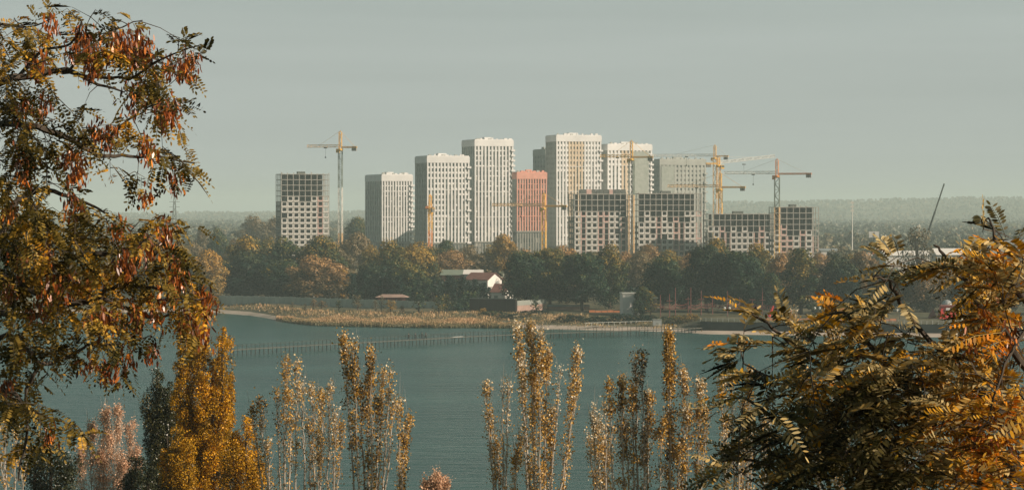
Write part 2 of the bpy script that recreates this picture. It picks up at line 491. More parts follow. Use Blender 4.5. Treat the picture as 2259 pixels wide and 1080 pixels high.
m, nt_, p = mat_new('lake_water')
tc = nt_.nodes.new('ShaderNodeTexCoord')
mp = nt_.nodes.new('ShaderNodeMapping'); mp.inputs['Scale'].default_value = (0.30, 0.62, 1.0)
nt_.links.new(tc.outputs['Object'], mp.inputs['Vector'])
n1 = nt_.nodes.new('ShaderNodeTexNoise'); n1.inputs['Scale'].default_value = 0.38; n1.inputs['Detail'].default_value = 6; n1.inputs['Roughness'].default_value = 0.6
nt_.links.new(mp.outputs[0], n1.inputs['Vector'])
b = nt_.nodes.new('ShaderNodeBump'); b.inputs['Strength'].default_value = 1.0; b.inputs['Distance'].default_value = 1.1
nt_.links.new(n1.outputs['Fac'], b.inputs['Height']); nt_.links.new(b.outputs[0], p.inputs['Normal'])
mp2 = nt_.nodes.new('ShaderNodeMapping'); mp2.inputs['Scale'].default_value = (0.012, 0.03, 1)
nt_.links.new(tc.outputs['Object'], mp2.inputs['Vector'])
n2 = nt_.nodes.new('ShaderNodeTexNoise'); n2.inputs['Scale'].default_value = 1; n2.inputs['Detail'].default_value = 6
nt_.links.new(mp2.outputs[0], n2.inputs['Vector'])
nt_.links.new(ramp(nt_, n2.outputs['Fac'], [(0.3, (0.006, 0.048, 0.044)), (0.5, (0.014, 0.066, 0.060)), (0.72, (0.028, 0.092, 0.083))]), p.inputs['Base Color'])
p.inputs['Roughness'].default_value = 0.22
p.inputs['IOR'].default_value = 1.33
p.inputs['Specular IOR Level'].default_value = 0.2
p.inputs['Specular Tint'].default_value = (0.42, 0.95, 0.90, 1)
M['water'] = m
mb = MB(); mb.quad([(-900, 176, 0), (900, 176, 0), (900, 1250, 0), (-900, 1250, 0)])
o = mb.build('water', M['water']); o['kind'] = 'structure'


def gz_far(px, Y):
    dd = Y - shore_d(px)
    return land_h(px, dd) if dd > 0 else 0.0


# ------------------------------------------------------------------ foliage generators
HEX = np.array([(-1, 0), (-0.35, -1), (0.45, -0.9), (1, 0), (0.45, 0.9), (-0.35, 1)]) * [0.5, 0.5]
RH = np.array([(-1, 0.1), (0.05, -1), (1, -0.1), (-0.1, 1)]) * 0.5


def unit(a):
    return a / (np.linalg.norm(a, axis=-1, keepdims=True) + 1e-9)


def rnd_unit(n):
    return unit(RNG.normal(size=(n, 3)))


def cards(C, U, V, shape):
    return C[:, None, :] + U[:, None, :] * shape[None, :, 0:1] + V[:, None, :] * shape[None, :, 1:2]


def blob_cards(lobes, per_m2, size, shape=RH, tone0=0.4, tvar=0.18, outward=0.55, jitter=0.22, ztone=0.0, zref=(0, 1)):
    """lobes: (cx,cy,cz,rx,ry,rz); leaf clumps on and just inside each lobe's surface"""
    Cs, Ns, Ts = [], [], []
    for (cx, cy, cz, rx, ry, rz) in lobes:
        n = max(8, int(per_m2 * 4 * math.pi * ((rx * ry * rz) ** (2 / 3))))
        d = rnd_unit(n)
        d[:, 2] = np.where((d[:, 2] < -0.3) & (RNG.random(n) < 0.5), -d[:, 2], d[:, 2])
        r = 1 - np.abs(RNG.normal(size=n)) * jitter + 0.1 * RNG.normal(size=n)
        Cs.append(np.array([cx, cy, cz]) + d * r[:, None] * np.array([rx, ry, rz]))
        Ns.append(d)
        lt = RNG.normal() * tvar
        Ts.append(tone0 + lt + RNG.normal(size=n) * 0.12)
    C = np.concatenate(Cs); Nn = np.concatenate(Ns); T = np.concatenate(Ts)
    n = len(C)
    Nn = unit(Nn * outward + rnd_unit(n) * (1 - outward))
    U = unit(np.cross(Nn, rnd_unit(n))); V = np.cross(Nn, U)
    s = size * (0.6 + 0.8 * RNG.random(n))[:, None]
    if ztone: T = T + ztone * ((C[:, 2] - zref[0]) / (zref[1] - zref[0]) - 0.5)  # higher means more golden: turned leaves and sunlit tops put into the tone
    return cards(C, U * s, V * s * 0.8, shape), np.clip(T, 0, 1)


def crown_lobes(h, wd, z0, nl, shape='oval', lob=0.2):
    out = []
    wob = random.uniform(0, 6.28)
    for i in range(nl):
        t = (i + 0.5) / nl
        t = t ** 0.9
        z = z0 + (h - wd * lob * .85 - z0) * t
        if shape == 'oval': r = math.sin(math.pi * min(1, 0.12 + 0.80 * t)) ** 0.7
        elif shape == 'broad': r = math.sin(math.pi * (0.22 + 0.66 * t)) ** 0.6
        elif shape == 'column': r = math.sin(math.pi * min(1, 0.1 + 0.86 * t)) ** 0.45
        elif shape == 'cone': r = 1.05 - t
        a = i * 2.39996 + random.uniform(-.3, .3)
        lr = wd * lob * random.uniform(0.55, 1.25)
        rr = max(0, wd / 2 * r - lr * 0.7) * random.uniform(0.6, 1.22) * (1 + .16 * math.sin(a * 2 + wob) + .1 * math.sin(a * 3 + 2 * wob + z * .3))
        z += random.uniform(-.04, .04) * h
        out.append((math.cos(a) * rr, math.sin(a) * rr, z, lr, lr, lr * random.uniform(0.8, 1.15)))
    out.append((0, 0, z0 + (h - z0) * 0.5, wd * .2, wd * .2, (h - z0) * .34))
    return out


PROTO = {}


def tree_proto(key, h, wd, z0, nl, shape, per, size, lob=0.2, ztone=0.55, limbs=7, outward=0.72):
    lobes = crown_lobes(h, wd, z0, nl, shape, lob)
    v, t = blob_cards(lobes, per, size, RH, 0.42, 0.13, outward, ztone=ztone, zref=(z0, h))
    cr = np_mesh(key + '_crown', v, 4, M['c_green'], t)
    mb = MB()
    r0 = 0.022 * h
    mb.tube([(0, 0, -0.6), (0.02 * h, 0, 0.2 * h), (-0.01 * h, 0.01 * h, 0.5 * h), (0, 0, 0.9 * h)], [r0 * 1.25, r0, r0 * .6, r0 * .12], 7)
    for i in range(limbs):
        L = random.choice(lobes[2:])
        zb = max(z0 * 0.55, 0.12 * h) + random.random() * 0.35 * h
        if zb > L[2]: zb = L[2] * .7
        mb.tube([(0, 0, zb), (L[0] * .45, L[1] * .45, zb * .5 + L[2] * .5), (L[0], L[1], L[2])], [r0 * .45, r0 * .3, r0 * .08], 5)
    PROTO[key] = (cr, mb.mesh(key + '_trunk', M['bark']), h, wd)


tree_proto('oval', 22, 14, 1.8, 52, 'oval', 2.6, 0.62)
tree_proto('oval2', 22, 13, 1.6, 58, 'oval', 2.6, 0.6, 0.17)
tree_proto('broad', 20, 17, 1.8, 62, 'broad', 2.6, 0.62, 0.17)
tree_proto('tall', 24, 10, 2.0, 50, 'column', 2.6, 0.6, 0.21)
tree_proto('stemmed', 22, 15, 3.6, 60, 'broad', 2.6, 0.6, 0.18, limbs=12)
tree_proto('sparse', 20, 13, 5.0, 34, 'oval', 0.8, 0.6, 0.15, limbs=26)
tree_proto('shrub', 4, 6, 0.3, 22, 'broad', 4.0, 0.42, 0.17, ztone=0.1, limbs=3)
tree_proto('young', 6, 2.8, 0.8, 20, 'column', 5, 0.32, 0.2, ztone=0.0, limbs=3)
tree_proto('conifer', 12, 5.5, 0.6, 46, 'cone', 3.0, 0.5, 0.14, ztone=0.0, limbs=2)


def put_tree(kind, px, ytop, wpx, Y, mat, label, name='leafy_tree', cat='tree', group='trees on the far bank', rz=None, z0=None, mirror=1):
    cr, tr, h, wd = PROTO[kind]
    z = gz_far(px, Y) if z0 is None else z0
    sz = max(0.05, (ZZ(ytop, Y) - z) / h)
    sx = wpx / F * Y / wd
    e = empty(name, (XX(px, Y), Y, z - 0.1), random.uniform(0, 6.28) if rz is None else rz, label, cat, group)
    e.scale = (sx, sx, sz)
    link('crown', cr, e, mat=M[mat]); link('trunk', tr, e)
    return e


T = put_tree
# (kind, x, top y, width px, distance, material, label)
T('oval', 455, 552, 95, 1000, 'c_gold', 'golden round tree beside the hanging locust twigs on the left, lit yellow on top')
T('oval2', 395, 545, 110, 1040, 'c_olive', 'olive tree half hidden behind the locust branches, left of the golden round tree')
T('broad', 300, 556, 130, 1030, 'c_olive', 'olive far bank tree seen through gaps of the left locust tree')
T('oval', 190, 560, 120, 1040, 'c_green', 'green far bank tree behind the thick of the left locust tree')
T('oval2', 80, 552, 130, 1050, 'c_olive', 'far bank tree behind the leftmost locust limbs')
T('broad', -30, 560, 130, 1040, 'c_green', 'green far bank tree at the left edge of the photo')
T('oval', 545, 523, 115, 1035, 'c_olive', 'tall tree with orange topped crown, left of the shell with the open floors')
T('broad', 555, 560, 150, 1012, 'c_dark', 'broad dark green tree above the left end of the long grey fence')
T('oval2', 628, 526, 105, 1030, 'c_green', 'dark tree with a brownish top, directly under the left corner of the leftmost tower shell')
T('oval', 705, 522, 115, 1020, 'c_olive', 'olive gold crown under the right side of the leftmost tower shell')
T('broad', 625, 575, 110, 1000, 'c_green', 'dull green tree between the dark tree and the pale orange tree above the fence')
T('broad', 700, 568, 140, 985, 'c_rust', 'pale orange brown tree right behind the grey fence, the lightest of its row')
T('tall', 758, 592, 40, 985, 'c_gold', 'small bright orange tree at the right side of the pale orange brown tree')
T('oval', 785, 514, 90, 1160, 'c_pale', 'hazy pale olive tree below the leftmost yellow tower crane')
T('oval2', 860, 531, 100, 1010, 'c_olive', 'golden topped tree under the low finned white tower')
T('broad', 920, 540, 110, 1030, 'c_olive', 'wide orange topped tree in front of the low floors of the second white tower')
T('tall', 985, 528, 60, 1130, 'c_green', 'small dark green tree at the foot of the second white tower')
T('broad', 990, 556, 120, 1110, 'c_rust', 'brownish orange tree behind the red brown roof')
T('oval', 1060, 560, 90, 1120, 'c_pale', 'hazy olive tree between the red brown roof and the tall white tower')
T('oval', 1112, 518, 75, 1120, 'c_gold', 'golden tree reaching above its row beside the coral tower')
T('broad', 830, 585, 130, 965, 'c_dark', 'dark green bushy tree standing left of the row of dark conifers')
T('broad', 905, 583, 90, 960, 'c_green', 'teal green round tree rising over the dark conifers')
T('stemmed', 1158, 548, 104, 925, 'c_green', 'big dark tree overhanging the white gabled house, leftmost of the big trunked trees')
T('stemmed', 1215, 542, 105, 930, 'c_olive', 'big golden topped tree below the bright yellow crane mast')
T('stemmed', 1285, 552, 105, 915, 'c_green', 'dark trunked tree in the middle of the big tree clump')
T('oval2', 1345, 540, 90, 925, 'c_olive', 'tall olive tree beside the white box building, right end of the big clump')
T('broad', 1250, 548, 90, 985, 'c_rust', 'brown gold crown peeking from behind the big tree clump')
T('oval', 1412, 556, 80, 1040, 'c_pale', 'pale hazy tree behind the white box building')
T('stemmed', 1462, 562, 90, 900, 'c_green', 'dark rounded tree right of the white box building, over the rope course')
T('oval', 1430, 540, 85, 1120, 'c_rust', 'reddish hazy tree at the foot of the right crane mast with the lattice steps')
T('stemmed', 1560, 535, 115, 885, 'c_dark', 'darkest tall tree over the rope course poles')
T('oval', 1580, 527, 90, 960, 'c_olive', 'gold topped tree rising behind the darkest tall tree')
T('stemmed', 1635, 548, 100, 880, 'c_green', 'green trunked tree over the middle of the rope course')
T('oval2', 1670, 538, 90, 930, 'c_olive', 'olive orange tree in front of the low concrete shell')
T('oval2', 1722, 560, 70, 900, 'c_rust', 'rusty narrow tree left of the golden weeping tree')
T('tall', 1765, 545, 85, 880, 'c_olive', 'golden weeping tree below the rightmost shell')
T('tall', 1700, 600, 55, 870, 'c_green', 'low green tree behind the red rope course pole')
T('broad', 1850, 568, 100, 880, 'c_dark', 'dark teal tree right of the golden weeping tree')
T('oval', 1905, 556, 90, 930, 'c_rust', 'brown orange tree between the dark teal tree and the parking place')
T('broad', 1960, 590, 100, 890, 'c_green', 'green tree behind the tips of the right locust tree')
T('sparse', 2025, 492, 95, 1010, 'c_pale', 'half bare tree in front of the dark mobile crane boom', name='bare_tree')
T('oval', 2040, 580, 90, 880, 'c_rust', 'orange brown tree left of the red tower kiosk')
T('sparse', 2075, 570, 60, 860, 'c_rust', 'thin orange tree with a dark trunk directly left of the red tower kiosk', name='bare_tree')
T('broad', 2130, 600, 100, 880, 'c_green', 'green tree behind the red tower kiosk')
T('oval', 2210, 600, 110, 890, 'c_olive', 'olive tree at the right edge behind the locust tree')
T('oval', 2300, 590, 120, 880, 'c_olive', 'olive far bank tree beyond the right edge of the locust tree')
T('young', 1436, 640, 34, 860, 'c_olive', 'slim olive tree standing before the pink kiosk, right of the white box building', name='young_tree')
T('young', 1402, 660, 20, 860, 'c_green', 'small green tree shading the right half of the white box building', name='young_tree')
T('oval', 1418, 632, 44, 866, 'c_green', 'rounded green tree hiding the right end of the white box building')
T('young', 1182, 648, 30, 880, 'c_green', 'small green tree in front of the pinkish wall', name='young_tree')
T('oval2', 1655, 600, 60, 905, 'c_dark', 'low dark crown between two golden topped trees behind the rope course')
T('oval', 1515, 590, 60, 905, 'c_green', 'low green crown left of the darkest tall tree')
# conifers behind the fence
for i, (px, yt, wp) in enumerate([(778, 603, 30), (806, 606, 34), (842, 600, 40), (880, 604, 36), (918, 606, 40), (955, 608, 38), (990, 605, 40), (1022, 609, 34), (1048, 614, 32), (1068, 622, 28), (1105, 640, 18)]):
    lb = ['leftmost of the dark conifers, beside the pale orange tree', 'dark conifer just left of the small brown pavilion roof', 'dark conifer above the left end of the small brown pavilion',
          'dark conifer above the right end of the small brown pavilion', 'dark conifer next to the right end of the pavilion roof', 'dark conifer left of the pale shrub by the fence',
          'dark conifer in the middle of the row below the grey green roof', 'dark conifer directly below the white strip of roof', 'dark conifer under the red brown roof ridge',
          'tall pointed conifer right in front of the white gable', 'lone small conifer right of the row, below the lower red roof'][i]
    T('conifer', px, yt, wp * 1.5, 952 + (i % 3) * 6, 'c_dark', lb, name='conifer_tree', group='dark conifers behind the fence')
    if i < 10:
        T('conifer', px + 12, yt + 9, wp * 1.3, 968, 'c_dark', lb.replace('dark conifer', 'second line dark conifer').replace('leftmost of the dark conifers', 'dark conifer second line, leftmost').replace('tall pointed conifer', 'conifer of the second line'), name='conifer_tree', group='dark conifers behind the fence')
# shrubs on the bank
for (px, yt, wp, Y, mt, lb) in [(1185, 682, 80, 880, 'c_dark', 'dark low bush at the end of the reed bed, left of the pale sand patch'),
                                (1125, 690, 70, 870, 'c_dark', 'dark bush below the dark brown wall'),
                                (1085, 684, 60, 880, 'c_green', 'low green bush at the foot of the dark brown wall'),
                                (1262, 692, 75, 848, 'c_dark', 'wide dark bush behind the pale sand patch'),
                                (1320, 696, 60, 845, 'c_green', 'grey green bush between two wide dark bushes on the shore'),
                                (1365, 690, 90, 842, 'c_dark', 'wide dark bush below the white box building'),
                                (1430, 692, 70, 845, 'c_dark', 'dark bush left of the grey gate box'),
                                (1490, 694, 60, 835, 'c_olive', 'olive bush right of the grey gate box'),
                                (1525, 690, 50, 832, 'c_gold', 'yellowish bush where the dark quay wall begins'),
                                (475, 655, 40, 985, 'c_gold', 'small golden round bush at the left end of the grey fence'),
                                (1040, 640, 60, 905, 'c_green', 'grey green feathery bush at the joint of grey fence and brown wall'),
                                (1000, 662, 50, 900, 'c_green', 'dark green bush in front of the right end of the grey fence'),
                                (1065, 678, 22, 885, 'c_gold', 'tiny yellow bush in front of the dark brown wall'),
                                (1815, 660, 60, 850, 'c_olive', 'olive bush under the dark teal tree on the promenade')]:
    T('shrub', px, yt, wp, Y, mt, lb, name='bush', cat='bush', group='bushes on the far shore')
yl = ['leftmost thin young tree on the sand in front of the fence', 'second thin young tree from the left on the sand', 'small bare young tree left of the paired orange saplings',
      'left one of the paired orange saplings before the fence', 'right one of the paired orange saplings before the fence', 'slim sapling in the middle of the fence',
      'pale bushy sapling taller than the fence, left of the pavilion', 'thin sapling left of the bright yellow sapling', 'tall thin sapling touching the bright yellow sapling',
      'bright yellow young tree in front of the pavilion', 'low orange sapling right of the bright yellow one', 'tall grey green young tree right of the pavilion', 'young tree with golden side in front of the fence end', 'leafy sapling beside the feathery grey bush']
for (px, yt, wp, Y, mt), lb in zip([(612, 668, 10, 905, 'c_pale'), (645, 664, 8, 915, 'c_pale'), (672, 668, 9, 915, 'c_pale'), (692, 658, 16, 915, 'c_rust'), (710, 662, 22, 912, 'c_rust'),
                                    (747, 660, 14, 910, 'c_olive'), (788, 648, 24, 908, 'c_pale'), (828, 660, 14, 900, 'c_pale'), (842, 648, 12, 896, 'c_pale'), (862, 660, 26, 895, 'c_gold'),
                                    (887, 672, 12, 892, 'c_rust'), (924, 643, 26, 890, 'c_green'), (968, 650, 26, 888, 'c_olive'), (984, 646, 22, 892, 'c_olive')], yl):
    T('young', px, yt, wp * 1.3, Y, mt, lb, name='young_tree', group='young trees in front of the fence')

# second line of trees behind the front row, in front of the buildings
gap_lab = {}
random.seed(21)
second = [(420, 535, 80, 1180, 'c_pale'), (480, 505, 55, 1330, 'c_green'), (520, 530, 70, 1230, 'c_pale'), (445, 500, 40, 1400, 'c_pale'), (350, 520, 90, 1250, 'c_pale'), (590, 528, 60, 1120, 'c_olive'),
          (745, 548, 80, 1090, 'c_pale'), (820, 545, 70, 1130, 'c_olive'), (890, 552, 80, 1120, 'c_rust'), (955, 545, 80, 1150, 'c_olive'), (1030, 545, 80, 1160, 'c_pale'), (1085, 545, 70, 1150, 'c_olive'),
          (1160, 552, 80, 1060, 'c_rust'), (1310, 556, 80, 1080, 'c_pale'), (1385, 560, 80, 1080, 'c_rust'), (1475, 552, 80, 1090, 'c_olive'), (1520, 560, 70, 1060, 'c_rust'), (1740, 556, 80, 1080, 'c_pale'),
          (1810, 560, 80, 1100, 'c_rust'), (1870, 562, 70, 1060, 'c_olive'), (2110, 575, 90, 1020, 'c_pale'), (2180, 560, 90, 1100, 'c_olive'), (790, 480, 70, 1700, 'c_green'), (560, 478, 90, 1750, 'c_pale'), (610, 480, 80, 1760, 'c_pale')]
slab = ['pale tree near the left locust twigs, behind the olive tree', 'dark upright tree in the haze left of the tower shell', 'hazy pale tree just left of the orange topped tree',
        'slender pale tree in the haze above the golden round tree', 'hazy tree behind the lower locust tips on the left', 'olive tree at the foot of the leftmost shell, between two big crowns',
        'hazy olive tree at the foot of the leftmost crane', 'olive tree left of the golden topped tree below the finned tower', 'brown tree behind the golden topped tree below the finned tower',
        'olive tree at the foot of the second white tower', 'pale tree at the foot of the tallest left tower', 'olive tree left of the tall golden tree by the coral tower',
        'brown tree behind the leftmost big trunked tree', 'pale tree at the foot of the curved concrete shell', 'brown tree behind the white box building, further left than the reddish one',
        'olive tree behind the dark rounded tree near the rope course', 'brown tree filling the gap left of the darkest tall tree', 'pale tree behind the rusty narrow tree',
        'brown tree at the right corner of the rightmost shell', 'olive tree behind the dark teal tree', 'pale tree above the red tower kiosk', 'olive tree near the white warehouse roof',
        'dark hazy tree left of the low finned white tower', 'pale hazy tree left of the leftmost shell, at the skyline', 'hazy tree touching the left side of the leftmost shell']
for (px, yt, wp, Y, mt), lb in zip(second, slab):
    T(random.choice(['oval', 'oval2', 'broad']), px, yt, wp, Y, mt, lb, group='trees behind the front row')


# ------------------------------------------------------------------ far woodland (one mass)
def woodland(name, n, y0, y1, hmin, hmax, quads, qsize, px0=-200, px1=2460, seed=1, tone0=0.42, power=1.0, label=None, avoid=None, mat='wood_far', zf=None):
    r = np.random.default_rng(seed)
    Ys = y0 + (y1 - y0) * r.random(n) ** power
    pxs = px0 + (px1 - px0) * r.random(n)
    if avoid is not None:
        keep = np.array([not avoid(a, b) for a, b in zip(pxs, Ys)]); Ys, pxs = Ys[keep], pxs[keep]; n = len(Ys)
    Xs = (pxs - CX) / F * Ys
    # clumping of tone
    cl = 0.5 + 0.5 * np.sin(Xs * 0.021 + Ys * 0.006) * np.sin(Ys * 0.011 + Xs * 0.004)
    H = hmin + (hmax - hmin) * (0.35 * r.random(n) + 0.65 * (0.5 + 0.5 * np.sin(Xs * 0.013 + 1.7) * np.sin(Ys * 0.008)))
    H *= 0.8 + 0.25 * r.random(n)
    R = H * (0.28 + 0.18 * r.random(n))
    d = r.normal(size=(n, quads, 3)); d /= np.linalg.norm(d, axis=2, keepdims=True)
    d[:, :, 2] = np.abs(d[:, :, 2]) * 1.25 - 0.25
    rad = 0.75 + 0.35 * r.random((n, quads))
    Z0 = np.full(n, 3.0) if zf is None else np.array([zf(a, b) for a, b in zip(pxs, Ys)])
    C = np.stack([Xs, Ys, Z0 + H * 0.56], 1)[:, None, :] + d * rad[:, :, None] * np.stack([R, R, H * 0.46], 1)[:, None, :]
    C = C.reshape(-1, 3); N = n * quads
    Nn = unit(d.reshape(-1, 3) * 0.6 + 0.5 * r.normal(size=(N, 3)))
    U = unit(np.cross(Nn, r.normal(size=(N, 3)))); V = np.cross(Nn, U)
    s = (np.repeat(R, quads) * qsize * (0.6 + 0.8 * r.random(N)))[:, None]
    tone = np.clip(np.repeat(tone0 + 0.35 * (cl - 0.5) + 0.16 * r.normal(size=n), quads) + 0.06 * r.normal(size=N), 0, 1)
    me = np_mesh(name, cards(C, U * s, V * s, RH), 4, M[mat], tone)
    o = link(name, me); return tag(o, label, name, kind='stuff')


def in_site(px, Y):
    return 600 < px < 1830 and Y < 1750


woodland('woodland', 900, 1150, 1700, 8, 15, 110, 0.42, seed=3, avoid=in_site, label='hazy autumn woodland either side of the building site')
woodland('woodland', 2200, 1700, 3000, 8, 16, 60, 0.6, seed=4, label='grey green woodland on the plain behind the towers')
woodland('woodland', 3200, 3000, 6500, 9, 17, 26, 0.9, seed=5, px0=-100, px1=2360, label='faint distant woodland below the hills')
woodland('woodland', 5200, 6100, 9500, 7, 11, 16, 1.6, seed=12, px0=-60, px1=2320, tone0=.5, zf=lambda a, b: hill_pt(a, (b - 6200) / 4200)[2] - 2 if b > 6200 else 2, label='hazy woods covering the far hills')
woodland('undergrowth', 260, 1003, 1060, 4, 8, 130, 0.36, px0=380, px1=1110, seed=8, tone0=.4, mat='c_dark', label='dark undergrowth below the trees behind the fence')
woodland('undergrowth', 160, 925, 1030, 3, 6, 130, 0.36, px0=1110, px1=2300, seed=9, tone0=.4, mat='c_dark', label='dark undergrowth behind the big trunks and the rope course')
woodland('woodland', 260, 1060, 1420, 6, 11, 110, 0.42, px0=590, px1=1840, seed=6, label='low scrub at the foot of the tower blocks')

# ------------------------------------------------------------------ buildings
TH = math.radians(19)


def plan(xl, xc, xr, Y, th=TH):
    Xc = XX(xc, Y); kr = (xr - CX) / F; kl = (xl - CX) / F
    W = (kr * Y - Xc) / (math.cos(th) - kr * math.sin(th))
    D = (Xc - kl * Y) / (math.sin(th) + kl * math.cos(th))
    return Xc, W, max(8, min(45, D))


def tower(label, xl, xc, xr, ytop, Y, cols, wall='white', fl=3.0, pod=5, wfrac=0.55, hfrac=0.5, scols=6, patch=None, pmat=None, side='dark_wall', name='tower_block', balc=0, strips=False, cap=1.0, group='finished tower blocks', netting=None):
    base = 3.0
    Xc, W, D = plan(xl, xc, xr, Y)
    Htot = ZZ(ytop, Y) - base
    e = empty(name, (Xc, Y, base), TH, label, 'tower block', group)
    nf = int(round((Htot - 3.5 * cap) / fl)); fl = (Htot - 3.5 * cap) / nf
    zp = pod * fl
    mb = MB()
    mb.box(0, W, 0, D, zp, Htot, 0)
    cw = W / cols
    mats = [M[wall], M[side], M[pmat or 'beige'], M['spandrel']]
    ww = cw * wfrac
    pr = 0.42
    # pilasters front
    for c in range(cols + 1):
        xm = c * cw
        mi = 2 if patch and patch(c, cols) == 2 else 0
        hw = (cw - ww) / 2
        mb.box(max(-0.3, xm - hw), min(W + 0.3, xm + hw), -pr, 0.1, zp, Htot - 3.2 * cap, mi)
    # parapet band
    mb.box(-0.45, W + 0.45, -0.55, D + 0.3, Htot - 3.5 * cap, Htot + 0.02, 0)
    mb.box(-0.1, W + .1, -.2, D - .1, Htot + 0.02, Htot + 0.5, 0)
    rt = random.Random(int(xl))
    thr = [rt.choice((.0, .0, .55, .7, .8)) if not strips else rt.choice((.75, .9, 1, 1, .5)) for _ in range(cols)]
    for f in range(pod, nf):
        z = f * fl
        for c in range(cols):
            x0, x1 = (c + .5) * cw - ww / 2 - .02, (c + .5) * cw + ww / 2 + .02
            stripc = (f - pod) / (nf - pod) < thr[c]
            pt = 2 if patch and patch(c, cols) == 2 else 0
            mb.box(x0, x1, -0.12 if stripc else -0.28, 0.1, z, z + fl * (1 - hfrac) * rt.uniform(.85, 1.0), (3 if rt.random() < .75 else 0) if stripc else pt)
        if f % 5 == 0: mb.box(-.2, W + .2, -pr - .06, .1, z - .15, z + .15, pt)
    mb.build('wall', mats, e)
    # left flank with fins; its shade is put into darker panel colours
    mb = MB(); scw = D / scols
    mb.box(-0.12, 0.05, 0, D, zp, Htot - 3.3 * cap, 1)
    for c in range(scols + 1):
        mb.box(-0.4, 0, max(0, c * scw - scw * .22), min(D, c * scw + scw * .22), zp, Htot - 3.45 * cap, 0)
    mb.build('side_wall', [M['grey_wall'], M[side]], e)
    # podium
    mb = MB(); mb.box(-0.2, W + .2, -0.2, D, -1, zp + 0.02, 0)
    for c in range(cols + 1):
        mb.box(max(-.4, c * cw - .35), min(W + .4, c * cw + .35), -.5, 0, -1, zp - .6, 1)
    mb.box(-0.5, W + 0.5, -0.62, D, zp - 0.02, zp + 0.7, 1)
    mb.build('podium', [M['podium'], M['podium_fin']], e)
    # windows
    wh = fl * hfrac
    k = 0
    pane = MB().box(-ww / 2, ww / 2, -0.08, 0.02, 0, wh).mesh('window_pane', M['glass'])
    rest = MB()
    for f in range(nf - 1, -1, -1):
        for c in range(cols):
            z = f * fl + fl * (1 - hfrac); x = (c + .5) * cw
            if k < 100 and f >= pod:
                link('window', pane, e, (x, 0, z)); k += 1
            elif f >= pod: rest.box(x - ww / 2, x + ww / 2, -0.08, 0.02, z, z + wh)
            else: rest.box(x - ww / 2, x + ww / 2, -0.28, -0.1, z - .3, z + wh - .4)
    for f in range(0, nf):
        for c in range(scols):
            y = (c + .5) * scw; z = f * fl + fl * .4
            q = 0.2 if f >= pod else .28
            rest.box(-q, 0, y - scw * .2, y + scw * .2, z, z + wh)
    ro = rest.build('other_windows', M['glass'], e); ro['kind'] = 'stuff'
    # balconies at the right corner
    if balc:
        bm = MB().box(-1.1, 1.2, -1.1, 0.6, 0, 1.1).mesh('balcony', M[wall])
        for f in range(pod, nf):
            if (f + balc) % 2 == 0 or balc > 1: link('balcony', bm, e, (W, 0, f * fl))
    # roof plant
    MB().box(W * .35, W * .55, D * .3, D * .5, Htot + .5, Htot + 1.9).build('roof_housing', M[wall], e)
    for i in range(9):
        x = W * (0.04 + 0.105 * i + random.uniform(-.03, .03)); s_ = random.uniform(.6, 2.0)
        MB().box(x, x + s_, .6, .6 + s_, Htot + .5, Htot + .5 + random.uniform(.4, 1.1)).build('roof_vent', M[wall if i % 3 else 'grey_wall'], e)
    if netting:
        nb = MB(); nb.box(W * netting[0], W * netting[1], -.75, -.6, zp, Htot - 4); nb.build('scaffold_netting', M['net'], e)
    return e


M['net'] = noise_mat('scaffold_net', [(0.3, (0.30, 0.33, 0.29)), (0.7, (0.42, 0.44, 0.40))], 0.5, 0.9)
tower('low white finned tower with a dark base, right of the leftmost crane', 807, 843, 909, 386, 1560, 11, pod=5, wfrac=.5, hfrac=.78, scols=7, strips=True, balc=2)
tower('second white tower from the left, small orange crane before its left edge', 917, 943, 1034, 345, 1500, 12, pod=5, wfrac=.52, hfrac=.62, scols=7, balc=1)
tower('tall white tower behind the gridded one, tallest of the three on the left', 1020, 1048, 1131, 309, 1580, 11, pod=5, wfrac=.5, hfrac=.72, scols=6, balc=2, strips=True)
tower('coral red topped slim tower between the white towers', 1134, 1141, 1205, 381, 1540, 11, wall='coral', pod=7, wfrac=.52, hfrac=.85, scols=4, balc=0, strips=True)
tower('grey green block peeking out behind the coral tower, fully in shade', 1177, 1204, 1216, 330, 1720, 3, wall='grey_wall', pod=4, scols=8)
tower('tallest white tower with beige columns, right of the coral tower', 1205, 1228, 1325, 299, 1620, 14, pod=4, wfrac=.45, hfrac=.48, scols=8, balc=1, patch=lambda c, n: 2 if c in (4, 5, 6, 7, 8) else 0)
tower('white tower with beige stripe and grey netted right half', 1327, 1341, 1437, 319, 1650, 12, pod=4, wfrac=.45, hfrac=.48, scols=6, balc=2, patch=lambda c, n: 2 if c in (4, 5) else 0, netting=(.56, .93))
tower('hazy grey tower under the long white crane jib, rightmost of the high towers', 1438, 1456, 1556, 352, 1760, 12, wall='grey_wall', pod=4, wfrac=.42, hfrac=.45, scols=6, balc=1, netting=(.02, .3))


